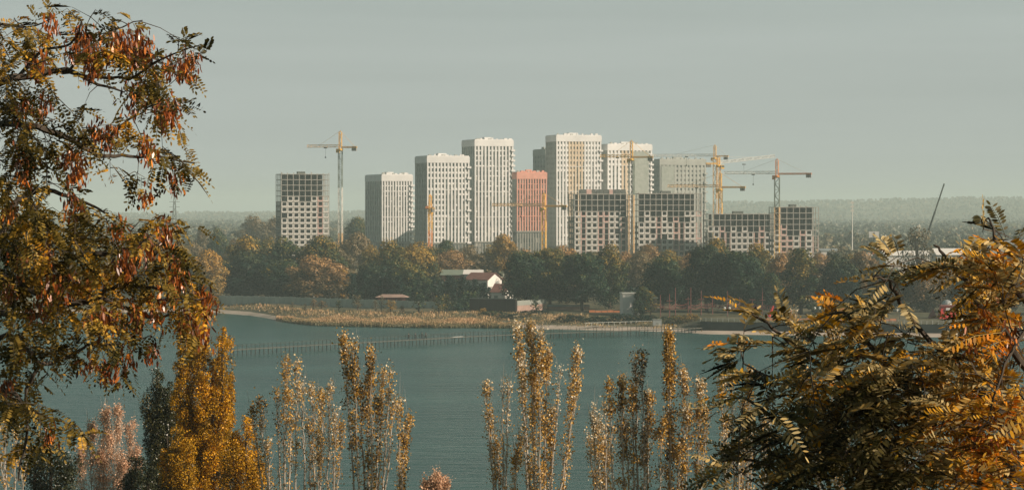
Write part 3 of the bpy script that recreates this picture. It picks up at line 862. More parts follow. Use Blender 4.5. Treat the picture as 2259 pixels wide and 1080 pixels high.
def shell(label, xl, xc, xr, ytop, Y, open_f, fl=3.0, cell=3.2, pink=(), th=TH, top_cols=None, seed=0, name='concrete_shell'):
    rr = random.Random(seed)
    base = 3.0
    Xc, W, D = plan(xl, xc, xr, Y, th)
    D = min(D, 24)
    H = ZZ(ytop, Y) - base
    nf = int(round(H / fl)); fl = H / nf
    nx = int(round(W / cell)); ny = max(2, int(round(D / cell)))
    cx_, cy_ = W / nx, D / ny
    e = empty(name, (Xc, Y, base), th, label, 'unfinished building', 'unfinished concrete buildings')
    fr_ = MB()
    for f in range(nf + 1):
        z = f * fl
        fr_.box(-.1, W + .1, -.1, D + .1, z - .16, z + .16)
    for i in range(nx + 1):
        for yy in (0.05, D - .35): fr_.box(i * cx_ - .17, i * cx_ + .17, yy, yy + .3, -1, H + (rr.uniform(.3, 1.3) if rr.random() < .6 else 0))
    for j in range(1, ny):
        for xx in (0.05, W - .35): fr_.box(xx, xx + .3, j * cy_ - .17, j * cy_ + .17, -1, H)
    fr_.build('concrete_frame', M['concrete'], e)
    core = MB()
    core.box(W * .12, W * .42, 3.6, 3.9, 0.16, H - .17); core.box(W * .5, W * .9, 4.2, 4.5, .16, H - .17)
    core.box(W * .4, W * .55, D * .45, D * .7, .16, H + 1.5); core.box(2.6, 2.9, 3, D - 2, .16, H - .17); core.box(W - 3, W - 2.7, 4, D - 2, .16, H - .17)
    for i in range(1, nx):
        if rr.random() < .5: core.box(i * cx_ - .1, i * cx_ + .1, .5, 3.6, .16, H - .2)
    core.build('core_wall', M['conc_dark'], e)  # interior shade is put into the dark core colour
    inf = MB()
    for f in range(nf):
        zt = (f + 1) * fl - .16; zb = f * fl + .16
        for i in range(nx):
            top_open = open_f + (1 if rr.random() < .35 else 0) - (1 if rr.random() < .12 else 0)
            if f >= nf - top_open: continue
            pk = i in pink
            mi = 1 if pk else 0
            x0, x1 = i * cx_ + .17, (i + 1) * cx_ - .17
            if pk and rr.random() < .9:
                inf.box(x0, x0 + .55, .08, .3, zb, zt, mi); inf.box(x1 - .3, x1, .08, .3, zb, zt, mi)
                if rr.random() < .35: inf.box(x0 + .55, x1 - .3, .08, .3, zb, zb + .7, mi)
            elif rr.random() < .93:
                j = cx_ * .12
                inf.box(x0, x0 + j, .08, .3, zb, zt, mi); inf.box(x1 - j, x1, .08, .3, zb, zt, mi)
                inf.box(x0 + j, x1 - j, .08, .3, zb, zb + .62, mi); inf.box(x0 + j, x1 - j, .08, .3, zt - .28, zt, mi)
        for j in range(ny):
            if f >= nf - open_f - 1: continue
            y0, y1 = j * cy_ + .17, (j + 1) * cy_ - .17
            inf.box(.08, .3, y0, y0 + .7, zb, zt, 2); inf.box(.08, .3, y1 - .7, y1, zb, zt, 2); inf.box(.08, .3, y0 + .7, y1 - .7, zb, zb + .9, 2)  # shade of the side face put into a darker infill colour
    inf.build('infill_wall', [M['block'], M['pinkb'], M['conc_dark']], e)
    if top_cols:
        t = MB()
        for i in range(int(nx * top_cols[0]), int(nx * top_cols[1])):
            t.box(i * cx_ + .2, (i + 1) * cx_ - (.2 if i % 3 else 1.1), .1, .4, H + .16, H + fl * .85, 1 if i % 4 == 2 else 0)
            t.box(i * cx_ + .2, (i + 1) * cx_ - .2, 3.1, 3.4, H + .16, H + fl * .8, 0)
        t.build('formwork_panel', [M['conc_dark'], M['pinkb']], e)
    return e


shell('concrete shell with open top floors standing alone at the left, beside the leftmost crane', 609, 621, 726, 384, 1450, 4, pink=(6,), seed=1)
shell('wide unfinished block with formwork on its roof, left half of the middle pair', 1255, 1268, 1394, 428, 1420, 3, pink=(1, 4, 5, 8, 9), seed=2, top_cols=(.12, .9))
shell('wide unfinished block right of the yellow crane mast, right half of the middle pair', 1403, 1409, 1548, 427, 1425, 4, pink=(3, 6, 7, 10), seed=3)
shell('lower unfinished block with white masonry floors, left of the orange crane mast', 1552, 1562, 1712, 472, 1414, 2, pink=(2, 3, 8, 9), seed=4, th=math.radians(14))
shell('rightmost unfinished block with tall bare columns and pink brick floors', 1697, 1708, 1806, 457, 1385, 4, pink=(1, 2, 4, 6, 8), seed=5, th=math.radians(14), top_cols=(0, .01))


# ------------------------------------------------------------------ tower cranes
def crane(label, px, Y, slew_y, peak_y, jib_px, cj_px, jib_m='pale_y', mast_m=('pale_y', 'crane_w', 'yellow'), head='yellow', jib_y=None, depth=0.25, mast_w=1.9, cut=(0.33, 0.7), r=0.105, ties=True):
    base = 3.0
    zs = ZZ(slew_y, Y) - base; zp = ZZ(peak_y, Y) - base
    X = XX(px, Y)
    jl = (jib_px - px) / F * Y
    yaw = math.atan2(abs(jl) * depth, jl)
    L = math.hypot(jl, jl * depth)
    cl = abs(cj_px - px) / F * Y / math.cos(math.atan(depth))
    jz = zs + 2.0
    je = (ZZ(jib_y, Y) - base) if jib_y else jz
    e = empty('tower_crane', (X, Y, base), yaw, label, 'tower crane', 'tower cranes over the building site')
    h = mast_w / 2
    segs = [(0, cut[0]), (cut[0], cut[1]), (cut[1], 1.0)]
    for (a, b_), mm in zip(segs, mast_m):
        n = max(3, int((b_ - a) * zs / 2.6))
        mb = MB()
        for sx in (-h, h):
            for sy in (-h, h): mb.bar((sx, sy, a * zs - (1 if a == 0 else 0)), (sx, sy, b_ * zs), r * 1.5)
        for i in range(n):
            z0, z1 = zs * (a + (b_ - a) * i / n), zs * (a + (b_ - a) * (i + 1) / n)
            s_ = 1 if i % 2 else -1
            for q in (-h, h):
                mb.bar((-h * s_, q, z0), (h * s_, q, z1), r); mb.bar((q, -h * s_, z0), (q, h * s_, z1), r)
                mb.bar((-h, q, z1), (h, q, z1), r); mb.bar((q, -h, z1), (q, h, z1), r)
        mb.build('mast_section', M[mm], e)
    MB().lathe([(1.1, zs), (1.5, zs + .3), (1.5, zs + 1.0), (1.0, zs + 1.4)], 10).build('slewing_ring', M[head], e)
    mb = MB(); mb.truss((0, 0, zs + 1.2), (0, 0, zp - .8), 1.3, 1.3, 4, r); mb.bar((-.6, .6, zp - .8), (0, 0, zp), r * 1.6); mb.bar((.6, -.6, zp - .8), (0, 0, zp), r * 1.6); mb.build('tower_head', M[head], e)
    mb = MB(); mb.truss((.7, 0, jz), (L, 0, jz + (je - jz)), 1.3, 1.3, max(6, int(L / 2.2)), r, tri=True); mb.build('jib', M[jib_m], e)
    mb = MB(); mb.truss((-.7, 0, jz), (-cl, 0, jz), 1.3, .7, max(3, int(cl / 2.2)), r); mb.box(-cl + .3, -1, -.6, .6, jz - .2, jz - .05); mb.build('counter_jib', M[head], e)
    mb = MB()
    for k in range(3): mb.box(-cl + .2 + k * .9, -cl + .9 + k * .9, -.7, .7, jz - 2.0, jz + .2)
    mb.build('counterweight', M['cw'], e)
    mb = MB(); mb.box(.9, 2.6, -1.9, -.6, zs - .9, zs + 1.2); c_ = mb.build('cab', M[head], e)
    MB().box(1.2, 2.64, -1.94, -.9, zs, zs + .9).build('cab_glass', M['glass'], c_)
    if ties:
        for b_ in ((L * .62, 0, jz + (je - jz) * .62 + 1.3), (-cl * .85, 0, jz + .4)):
            MB().bar((0, 0, zp - .2), b_, r * .7).build('tie_rod', M[jib_m], e)
    mb = MB(); q = L * .45; mb.bar((q, 0, jz), (q, 0, jz - 5), .06); mb.box(q - .3, q + .3, -.3, .3, jz - 5.7, jz - 5); mb.box(q - .8, q + .8, -.6, .6, jz - .6, jz - .1); mb.build('hook_block', M['steel'], e)
    return e


crane('leftmost tower crane with a pale jib, standing beside the lone concrete shell', 751, 1430, 333, 288, 677, 788, 'pale_y', ('pale_y', 'crane_w', 'green_steel'))
crane('bright yellow tower crane in front of the coral tower', 1200, 1380, 463, 425, 1086, 1250, 'pale_y', ('yellow', 'yellow', 'yellow'), r=.14)
crane('small orange crane seen end on before the second white tower', 949, 1440, 468, 428, 939, 957, 'orange', ('pale_y', 'orange', 'yellow'), depth=3.2)
crane('yellow crane whose stepped mast splits the two middle shells', 1393, 1400, 355, 309, 1325, 1440, 'yellow', ('pale_y', 'pale_y', 'green_steel'), mast_w=2.6)
crane('tower crane with a long white jib reaching left over the hazy grey tower', 1577, 1600, 352, 319, 1440, 1606, 'crane_w', ('pale_y', 'pale_y', 'pale_y'))
crane('crane with the rising white jib pointing right toward the orange mast crane', 1585, 1480, 369, 345, 1712, 1557, 'crane_w', ('pale_y', 'crane_w', 'pale_y'), jib_y=346)
crane('lowest yellow crane of the right group, jib low over the middle shells', 1589, 1440, 421, 380, 1475, 1643, 'pale_y', ('orange', 'pale_y', 'yellow'), r=.12)
crane('crane with an orange lower mast and orange counter jib in front of the rightmost shell', 1714, 1385, 392, 350, 1600, 1788, 'crane_w', ('yellow', 'pale_y', 'green_steel'), head='orange', mast_w=2.4)

# mobile crane with a dark boom
Y = 1180
b0, b1 = at(2028, 520, Y), at(2083, 405, Y)
e = empty('mobile_crane', (XX(2012, Y), Y, 3.0), 0, 'dark mobile crane with a long slanting boom behind the half bare tree', 'mobile crane')
org = Vector((XX(2012, Y), Y, 3.0))
mb = MB(); mb.box(-6, 6, -1.4, 1.4, .9, 2.2); mb.box(-6.4, -3.8, -1.3, 1.3, 2.2, 3.4); mb.build('carrier', M['orange'], e)
mb = MB(); mb.box(-1.5, 3, -1.3, 1.3, 2.25, 4.4); mb.build('turret', M['orange'], e)
for i in range(4):
    for s_ in (-1, 1):
        mw = MB().tube([(-4.6 + i * 3, s_ * 1.15, .6), (-4.6 + i * 3, s_ * 1.45, .6)], .6, 14); mw.build('wheel', M['steel'], e)
base_ = Vector((0.5, 0, 3.9)); tip = b1 - org
mb = MB(); mb.tube([base_, base_.lerp(tip, .35)], .55, 6); mb.tube([base_.lerp(tip, .35), base_.lerp(tip, .7)], .45, 6); mb.tube([base_.lerp(tip, .7), tip], .34, 6); mb.build('boom', M['steel'], e)
MB().bar(tip, tip + Vector((0, 0, -1.2)), .1).build('hook', M['steel'], e)

# lattice masts and poles beyond
mb = MB(); Y = 1500; z0 = 3; zt = ZZ(443, Y)
e = empty('radio_mast', (XX(1880, Y), Y, 3), 0, 'thin pale pole mast standing alone right of the rightmost shell', 'mast')
MB().tube([(0, 0, -.5), (0, 0, (zt - 3) * .6), (0, 0, zt - 3)], [.45, .3, .18], 8).build('pole', M['crane_w'], e)
mb = MB()
for k in range(3): mb.box(-.9, .9, -.2, .2, zt - 3 - 1.5 - k * 2.2, zt - 3 - .4 - k * 2.2)
mb.build('antenna', M['crane_w'], e)
Y = 2600
e = empty('lattice_pylon', (XX(385, Y), Y, 3), .3, 'faint lattice pylon on the skyline above the left locust tips', 'pylon')
zt = ZZ(428, Y) - 3; mb = MB()
for sx in (-1, 1):
    for sy in (-1, 1): mb.bar((sx * 3.2, sy * 3.2, -1), (sx * .4, sy * .4, zt), .2)
for i in range(8):
    a, b_ = i / 8, (i + 1) / 8; wa, wb = 3.2 - 2.8 * a, 3.2 - 2.8 * b_
    for sy in (-1, 1): mb.bar((-wa, sy * wa, zt * a), (wb, sy * wb, zt * b_), .13); mb.bar((wa, sy * wa, zt * a), (-wb, sy * wb, zt * b_), .13)
mb.build('lattice_body', M['steel'], e)
mb = MB()
for z in (.75, .85): mb.bar((-5, 0, zt * z), (5, 0, zt * z), .2)
mb.build('cross_arm', M['steel'], e)

# billboard
Y = 1300
e = empty('billboard', (XX(1928, Y), Y, 3), 0, 'white billboard with a small dark portrait, right of the thin pole mast', 'billboard')
zc = ZZ(517, Y) - 3
MB().box(-.3, .3, 0, .4, -.5, zc - 1.4).build('post', M['steel'], e)
bo = MB().box(-2.4, 2.4, -.15, .25, zc - 1.4, zc + 1.4).build('panel', M['plaster'], e)
mb = MB(); mb.lathe([(.05, -1.1), (.75, -1.0), (.7, -.5), (.28, -.2), (.42, .15), (.5, .55), (.35, .9), (.05, 1.0)], 10)
mb.v = [(x, -.2 + y * .05, z + zc) for x, y, z in mb.v]
mb.build('portrait', M['cloth_g'], bo)

# warehouses and parked vehicles on the right
def shed(label, px0, px1, ytop, Y, hgt, mat_r, mat_w, deep=14):
    X0, X1 = XX(px0, Y), XX(px1, Y); z = ZZ(ytop, Y)
    e = empty('warehouse', (X0, Y, 3), 0.06, label, 'warehouse', 'low sheds behind the right hand trees')
    Wd = X1 - X0; zt = max(4, z - 3)
    MB().box(0, Wd, 0, deep, -.5, zt - hgt).build('wall', M[mat_w], e)
    mb = MB(); mb.quad([(-.4, -.4, zt - hgt + .01), (Wd + .4, -.4, zt - hgt + .01), (Wd + .4, deep * .6, zt), (-.4, deep * .6, zt)])
    mb.quad([(-.4, deep * .6, zt), (Wd + .4, deep * .6, zt), (Wd + .4, deep + .4, zt - hgt), (-.4, deep + .4, zt - hgt)])
    mb.quad([(-.4, -.4, zt - hgt), (-.4, deep * .6, zt), (-.4, deep + .4, zt - hgt)]); mb.quad([(Wd + .4, -.4, zt - hgt), (Wd + .4, deep * .6, zt), (Wd + .4, deep + .4, zt - hgt)])
    mb.build('roof', M[mat_r], e)
    if Wd > 8:
        for k in range(int(Wd / 5)): MB().box(1.2 + k * 5, 3.8 + k * 5, -.08, .02, 0, 2.6).build('gate', M['silver_metal'], e)


shed('white roofed warehouse behind the half bare tree', 1955, 2062, 553, 1130, 2.0, 'plaster', 'plaster')
shed('white warehouse roof above the tips of the right locust tree', 2068, 2150, 548, 1110, 2.6, 'plaster', 'grey_wall')
shed('far pale warehouse at the right edge above the locust tree', 2150, 2300, 528, 1280, 2.4, 'silver_metal', 'grey_wall')
shed('long pale building at the foot of the rightmost shell', 1722, 1800, 562, 1340, 1.2, 'plaster', 'plaster', 10)
shed('low pale shed right of the rightmost shell', 1812, 1850, 548, 1390, 1.2, 'silver_metal', 'plaster', 10)


def car(label, px, py, Y, mt, yaw=0.1, van=False):
    P = at(px, py, Y)
    z = max(3.1, P.z - 1.5)
    e = empty('parked_van' if van else 'parked_car', (P.x, Y, z), yaw, label, 'van' if van else 'car', 'vehicles parked behind the right hand trees')
    hh = 2.3 if van else 1.45; L = 2.7 if van else 2.2
    mb = MB()
    prof = [(-L, .35), (-L, .95), (-L * .9, 1.0), (-L * .62, hh), (L * (.95 if van else .45), hh), (L * (.98 if van else .72), 1.0), (L, .9), (L, .35)]
    for y in (-.9, .9): mb.quad([(x, y, zz) for x, zz in prof] if y < 0 else [(x, y, zz) for x, zz in prof][::-1])
    for i in range(len(prof)):
        a, b_ = prof[i], prof[(i + 1) % len(prof)]
        mb.quad([(a[0], -.9, a[1]), (a[0], .9, a[1]), (b_[0], .9, b_[1]), (b_[0], -.9, b_[1])])
    mb.build('body', M[mt], e)
    MB().box(-L * .55, L * .4, -.93, -.91, 1.0, hh - .18).build('side_window', M['glass'], e)
    for sx in (-L * .62, L * .62):
        for sy in (-.85, .85): MB().tube([(sx, sy - .1, .33), (sx, sy + .1, .33)], .33, 12).build('wheel', M['steel'], e)


car('orange van parked beside other vehicles below the billboard', 1938, 554, 1180, 'orange_bar', .1, True)
car('red car parked behind the orange van', 1962, 549, 1200, 'red', -.1)
car('second red vehicle near the half bare tree', 1985, 552, 1190, 'red', .2)
car('white van parked right of the orange van', 1975, 557, 1160, 'plaster', 0, True)
car('white car parked left of the orange van', 1912, 558, 1150, 'plaster', .3)

# ------------------------------------------------------------------ fence, walls and houses on the bank
fp = [(484, 651, 985), (560, 652, 975), (640, 654, 965), (740, 657, 950), (850, 661, 935), (950, 664, 922), (1040, 667, 908)]
e0 = at(*fp[0])
e = empty('long_fence', (e0.x, e0.y, 0), 0, 'long grey green sheet fence along the shore behind the reeds', 'fence')
mb = MB(); pts = [at(*a) - Vector((e0.x, e0.y, 0)) for a in fp]
posts = []
for a, b_ in zip(pts[:-1], pts[1:]):
    n = int((b_ - a).length / 2.4)
    for i in range(n):
        p0, p1 = a.lerp(b_, i / n), a.lerp(b_, (i + 1) / n)
        off = (0.05 if i % 2 else -.02)
        mb.quad([(p0.x, p0.y + off, 0.3), (p1.x, p1.y + off, 0.3), (p1.x, p1.y + off, p1.z - (.12 if i % 3 else 0)), (p0.x, p0.y + off, p0.z - (.12 if i % 3 else 0))])
        mb.quad([(p0.x, p0.y + off + .06, 0.3), (p0.x, p0.y + off + .06, p0.z - .15), (p1.x, p1.y + off + .06, p1.z - .15), (p1.x, p1.y + off + .06, 0.3)])
        posts.append(p0)
mb.build('sheet_panel', M['fence'], e)
pm = MB().box(-.09, .09, -.16, -.02, .3, 1).mesh('post', M['grey_wall'])
for p0 in posts[::1][:100]:
    o = link('post', pm, e, (p0.x, p0.y, 0)); o.scale = (1, 1, p0.z)

def wall_seg(name, label, a, b_, zb, mat, thick=.3, cap=True, cat='wall'):
    P0, P1 = at(*a), at(*b_)
    e = empty(name, (P0.x, P0.y, 0), math.atan2(P1.y - P0.y, P1.x - P0.x), label, cat)
    L = math.hypot(P1.x - P0.x, P1.y - P0.y)
    zt0, zt1 = P0.z, P1.z
    mb = MB()
    n = max(1, int(L / 3))
    for i in range(n):
        x0, x1 = L * i / n, L * (i + 1) / n
        z = zt0 + (zt1 - zt0) * (i + .5) / n
        mb.box(x0 + .015, x1 - .015, 0, thick, zb, z)
    mb.build('wall_panel', mat, e)
    if cap:
        mb = MB(); mb.box(-.1, L + .1, -.08, thick + .08, min(zt0, zt1) - .02, max(zt0, zt1) + .14); mb.build('coping', M['dark_wall'], e)
    return e


wall_seg('brown_wall', 'dark brown clad wall right of the long grey fence, below the red roofs', (1036, 658, 900), (1138, 659, 893), .5, M['brown_wall'])
wall_seg('pink_wall', 'pinkish wall behind the trunks of the big trees', (1141, 664, 895), (1204, 669, 915), .5, M['pink_wall'])
wall_seg('plastered_wall', 'low pale pink wall between the tree trunks, right of the pinkish wall', (1206, 672, 925), (1300, 676, 925), .5, M['pink_wall'])


def house(label, px0, px1, yridge, yeave, Y, deep, rz, roofm, wallm, name='house', zf=3.0, gable_white=True):
    X0, X1 = XX(px0, Y), XX(px1, Y); Wd = X1 - X0
    zr, ze = ZZ(yridge, Y) - zf, ZZ(yeave, Y) - zf
    e = empty(name, (X0, Y, zf), rz, label, 'house')
    wl = MB(); wl.box(0, Wd, 0, deep, -.5, ze)
    wl.quad([(Wd, 0, ze), (Wd, deep, ze), (Wd, deep / 2, zr - .15)]); wl.quad([(0, deep, ze), (0, 0, ze), (0, deep / 2, zr - .15)])
    wl.build('wall', M[wallm], e)
    r = MB(); ov = .5; t = .18; zo = ze - ov * (zr - ze) / (deep / 2)
    for sy in (0, 1):
        ye = -ov if sy == 0 else deep + ov
        r.quad([(-ov, ye, zo), (Wd + ov, ye, zo), (Wd + ov, deep / 2, zr), (-ov, deep / 2, zr)]); r.quad([(-ov, ye, zo + t), (-ov, deep / 2, zr + t), (Wd + ov, deep / 2, zr + t), (Wd + ov, ye, zo + t)])
        r.quad([(-ov, ye, zo), (-ov, ye, zo + t), (Wd + ov, ye, zo + t), (Wd + ov, ye, zo)])
        for x in (-ov, Wd + ov): r.quad([(x, ye, zo), (x, deep / 2, zr), (x, deep / 2, zr + t), (x, ye, zo + t)])
    r.build('roof', M[roofm], e)
    for k in range(max(1, int(Wd / 3.2))):
        fw = MB().box(1 + k * 3.1, 2.5 + k * 3.1, -.1, .05, ze * .35, ze * .75).build('window', M['plaster'], e)
        MB().box(1.12 + k * 3.1, 2.38 + k * 3.1, -.13, -.1, ze * .35 + .12, ze * .75 - .12).build('pane', M['glass'], fw)
    return e


house('large house with a red brown roof and white gable rising behind the dark conifers', 1026, 1083, 602, 616, 990, 10.5, -.5, 'roof', 'plaster')
house('long outbuilding with a grey green roof behind the red brown roof', 974, 1026, 596, 606, 1040, 10, -.1, 'roof_g', 'coral')
house('annex with a bright white roof just above the red brown roof', 1024, 1062, 596, 604, 1030, 9, -.05, 'plaster', 'plaster')
house('small house with a lower red roof right of the white gable', 1084, 1116, 627, 643, 950, 9, -.35, 'roof', 'plaster')
# pavilion
Y = 945; P = at(832, 652, Y)
e = empty('pavilion', (P.x, Y, 3), -.05, 'small pavilion with a flat brown roof behind the fence, below the dark conifers', 'pavilion')
zt = ZZ(649, Y) - 3; Wd = XX(895, Y) - XX(832, Y)
mb = MB(); mb.quad([(-.8, -.8, zt - 1.0), (Wd + .8, -.8, zt - 1.0), (Wd - 1.5, 3, zt), (1.5, 3, zt)]); mb.quad([(Wd + .8, -.8, zt - 1), (Wd + .8, 7, zt - 1), (Wd - 1.5, 3, zt)]); mb.quad([(-.8, 7, zt - 1), (-.8, -.8, zt - 1), (1.5, 3, zt)]); mb.quad([(Wd + .8, 7, zt - 1), (-.8, 7, zt - 1), (1.5, 3, zt), (Wd - 1.5, 3, zt)])
mb.build('roof', M['pink_wall'], e)
for k in range(4): MB().box(k * Wd / 3 - .15, k * Wd / 3 + .15, 0, .3, -.5, zt - 1.02).build('post', M['brown_wall'], e)
MB().box(0, Wd, 2, 2.3, -.5, zt - 1.1).build('back_wall', M['redpost'], e)

# white box building in the trees
Y = 868; P = at(1374, 690, Y); X0, X1 = XX(1374, Y), XX(1412, Y); zt = ZZ(648, Y) - 3
e = empty('service_building', (X0, Y, 3), .12, 'white box shaped building between the big tree clump and the rope course', 'building')
MB().box(0, X1 - X0, 0, 6, -.5, zt).build('wall', M['plaster'], e)
MB().box(-.25, X1 - X0 + .25, -.25, 6.25, zt - .02, zt + .35).build('roof_edge', M['grey_wall'], e)
MB().box(3.4, 4.6, -.06, .02, -.3, 2.1).build('door', M['dark_wall'], e)
Y = 890
e = empty('kiosk', (XX(1415, Y), Y, 3), 0, 'low pink plastered kiosk right of the white box building', 'kiosk')
zt = ZZ(655, Y) - 3; Wd = XX(1450, Y) - XX(1415, Y)
MB().box(0, Wd, 0, 4, -.5, zt - .4).build('wall', M['pink_wall'], e); MB().box(-.3, Wd + .3, -.4, 4.3, zt - .4, zt - .1).build('roof', M['plaster'], e); MB().box(.8, 2.6, -.05, .02, 1, 2.1).build('hatch', M['glass'], e)

# pale blocks behind the left locust tree
Y = 1010
house('pale low boathouse half hidden behind the left locust tree by the water', 66, 150, 655, 668, Y, 9, 0.05, 'roof_g', 'plaster', name='boathouse')

# ------------------------------------------------------------------ quay, promenade, rope course
QY = shore_d(1560) + 16.2
qp = [(a, shore_d(a) + 15.7) for a in range(1545, 2420, 25)]
e = empty('quay_wall', (XX(1541, qp[0][1]), qp[0][1], 0), 0, 'long dark quay wall above the sand strip at the right', 'wall')
ox, oy = e.location.x, e.location.y
mb = MB(); rl = MB(); rp = []
for (a, ya), (b_, yb) in zip(qp[:-1], qp[1:]):
    A = Vector((XX(a, ya) - ox, ya - oy, 0)); B = Vector((XX(b_, yb) - ox, yb - oy, 0))
    mb.quad([(A.x, A.y - .4, -.3), (B.x, B.y - .4, -.3), (B.x, B.y - .4, 3.15), (A.x, A.y - .4, 3.15)])
    mb.quad([(A.x, A.y - .4, 3.15), (B.x, B.y - .4, 3.15), (B.x, B.y + .5, 3.15), (A.x, A.y + .5, 3.15)])
    for z in (3.6, 3.95, 4.25): rl.bar((A.x, A.y, z), (B.x, B.y, z), .05)
    rp.append(A); rp.append(A.lerp(B, .5))
mb.quad([(0, -.4, -.3), (0, -.4, 3.15), (0, .5, 3.15), (0, .5, -.3)])
mb.build('wall', M['quay'], e)
r_ = rl.build('railing', M['grey_wall'], e)
pm = MB().box(-.07, .07, -.07, .07, 3.15, 4.3).mesh('railing_post', M['grey_wall'])
for q in rp[:100]: link('railing_post', pm, r_, q)
for (a, b_, yy, dy, h, lb) in [(1300, 1450, 693, 60, .9, 'orange barrier boards behind the dark bushes at the foot of the big trees'), (1690, 1830, 694, 26, .9, 'orange barrier boards on the promenade right of the rope course'),
                               (1830, 1990, 692, 28, .8, 'orange barrier boards further right on the promenade, behind the locust tips')]:
    Ya = shore_d(a) + dy
    e = empty('barrier', (XX(a, Ya), Ya, gz_far(a, Ya)), 0, lb, 'barrier', 'orange barriers'); L = XX(b_, Ya) - XX(a, Ya)
    mb = MB()
    for k in range(int(L / 2)): mb.box(k * 2, k * 2 + 1.9, -.05, .05, .35, h + (.15 if k % 3 == 0 else 0))
    mb.build('board', M['orange_bar'], e)
    for k in range(int(L / 2)): MB().box(k * 2 + 1.91, k * 2 + 1.99, -.08, .08, -.2, h + .2).build('post', M['redpost'], e)

# rope course
Yr = 850
e = empty('rope_course', (XX(1500, Yr), Yr, 3), 0, 'rope course of tall red brown poles, platforms and nets under the right hand trees', 'rope course')
pl = []
for (px, yt, dy) in [(1457, 650, 8), (1477, 648, -4), (1490, 634, 4), (1518, 655, 12), (1524, 634, -2), (1547, 640, 10), (1572, 652, 14), (1605, 641, 2), (1632, 655, 10), (1682, 634, 2), (1714, 637, 0), (1660, 660, 8)]:
    Y = Yr + dy; x = XX(px, Y) - e.location.x; zt = ZZ(yt, Y) - 3
    MB().tube([(x, dy, -.5), (x, dy, zt * .6), (x, dy, zt)], [.15, .13, .1], 8).build('pole', M['redpost'], e)
    pl.append((x, dy, zt))
for i, (x, dy, zt) in enumerate(pl):
    for z in (2.6, 5.0)[: 1 + i % 2]:
        MB().box(x - .9, x + .9, dy - .9, dy + .9, z, z + .12).build('platform', M['redpost'], e)
for i in range(len(pl) - 1):
    a, b_ = pl[i], pl[i + 1]
    mb = MB()
    for z in (2.7, 3.8):
        pts = [Vector((a[0], a[1], z)).lerp(Vector((b_[0], b_[1], z)), t / 8) - Vector((0, 0, .5 * math.sin(math.pi * t / 8))) for t in range(9)]
        mb.tube(pts, .06, 4)
    for t in range(1, 8):
        p0 = Vector((a[0], a[1], 2.7)).lerp(Vector((b_[0], b_[1], 2.7)), t / 8) - Vector((0, 0, .5 * math.sin(math.pi * t / 8)))
        mb.bar(p0, p0 + Vector((0, 0, 1.1)), .035)
    mb.build('rope_bridge', M['redpost'], e)
MB().bar((pl[9][0], pl[9][1], pl[9][2]), (pl[10][0], pl[10][1], 2), .07).build('slide_cable', M['steel'], e)
MB().tube([(pl[10][0] - 2.6, -1, 0), (pl[10][0] - 1.2, -1, 3.4)], [.5, .25], 6).build('slide', M['red'], e)


def lamp_post(label, px, ytop, Y):
    z = gz_far(px, Y); zt = ZZ(ytop, Y) - z
    e = empty('street_lamp', (XX(px, Y), Y, z), 0, label, 'street lamp', 'twin headed promenade lamps')
    MB().tube([(0, 0, -.4), (0, 0, .6), (0, 0, zt)], [.14, .08, .06], 8).build('pole', M['steel'], e)
    MB().bar((-.75, 0, zt - .5), (.75, 0, zt - .5), .05).build('arm', M['steel'], e)
    for s_ in (-.75, .75): MB().lathe([(.08, zt - .5), (.32, zt - .1), (.36, zt + .2), (.05, zt + .35)], 10, s_, 0).build('lamp_head', M['lampw'], e)


lamp_post('twin headed white lamp on the promenade in front of the rope course', 1604, 679, 838)
lamp_post('twin headed white lamp right of the rope course, below the golden weeping tree', 1803, 679, 845)
lamp_post('twin headed lamp between the orange signs and the red tower kiosk', 1985, 684, 830)

# orange marker cone and round sign
Y = 828
e = empty('marker_cone', (XX(1745, Y), Y, 3), 0, 'tall orange cone on the promenade between the two lamps', 'cone')
MB().lathe([(.6, 0), (.5, .2), (.28, 1.6), (.15, 2.7), (.03, 3.0)], 12).build('cone', M['orange_bar'], e)
MB().box(-.7, .7, -.7, .7, -.1, .08).build('base', M['red'], e)
e = empty('round_sign', (XX(1856, Y), Y, 3), 0, 'orange round topped sign at the tips of the right locust tree', 'sign')
MB().tube([(0, 0, -.2), (0, 0, 2)], .07, 8).build('post', M['steel'], e)
mb = MB().lathe([(.05, 0), (.75, .05), (.95, .5), (.8, 1.6), (.05, 1.9)], 14); mb.v = [(x, y * .15, z + 1.7) for x, y, z in mb.v]; mb.build('panel', M['orange_bar'], e)

# red tower kiosk
Y = 835; zf = 3.0
e = empty('tower_kiosk', (XX(2089, Y), Y, zf), 0, 'red tapered kiosk tower with a white shield and grey domed top on the promenade', 'kiosk')
zt = ZZ(674, Y) - zf; hw = (XX(2108, Y) - XX(2070, Y)) / 2
mb = MB()
for k in range(4):
    pass
def frust(mb, a, b_, z0, z1, mi=0):
    for (s1, s2) in (((-1, -1), (1, -1)), ((1, -1), (1, 1)), ((1, 1), (-1, 1)), ((-1, 1), (-1, -1))):
        mb.quad([(a * s1[0], a * s1[1], z0), (a * s2[0], a * s2[1], z0), (b_ * s2[0], b_ * s2[1], z1), (b_ * s1[0], b_ * s1[1], z1)], mi)
    mb.quad([(-b_, -b_, z1), (b_, -b_, z1), (b_, b_, z1), (-b_, b_, z1)], mi)
frust(mb, hw, hw * .72, -.3, zt); mb.build('wall', M['red'], e)
mb = MB(); frust(mb, hw * .92, hw * .86, zt, zt + .35); mb.build('ledge', M['redpost'], e)
MB().lathe([(hw * .6, zt + .35), (hw * .56, zt + 1.0), (hw * .36, zt + 1.6), (.1, zt + 1.9)], 12).build('dome', M['silver_metal'], e)
MB().bar((0, 0, zt + 2.3), (0, 0, zt + 4.6), .06).build('flagpole', M['steel'], e)
sh = [(-.62, 1.2), (.62, 1.2), (.66, .2), (.4, -.7), (0, -1.2), (-.4, -.7), (-.66, .2)]
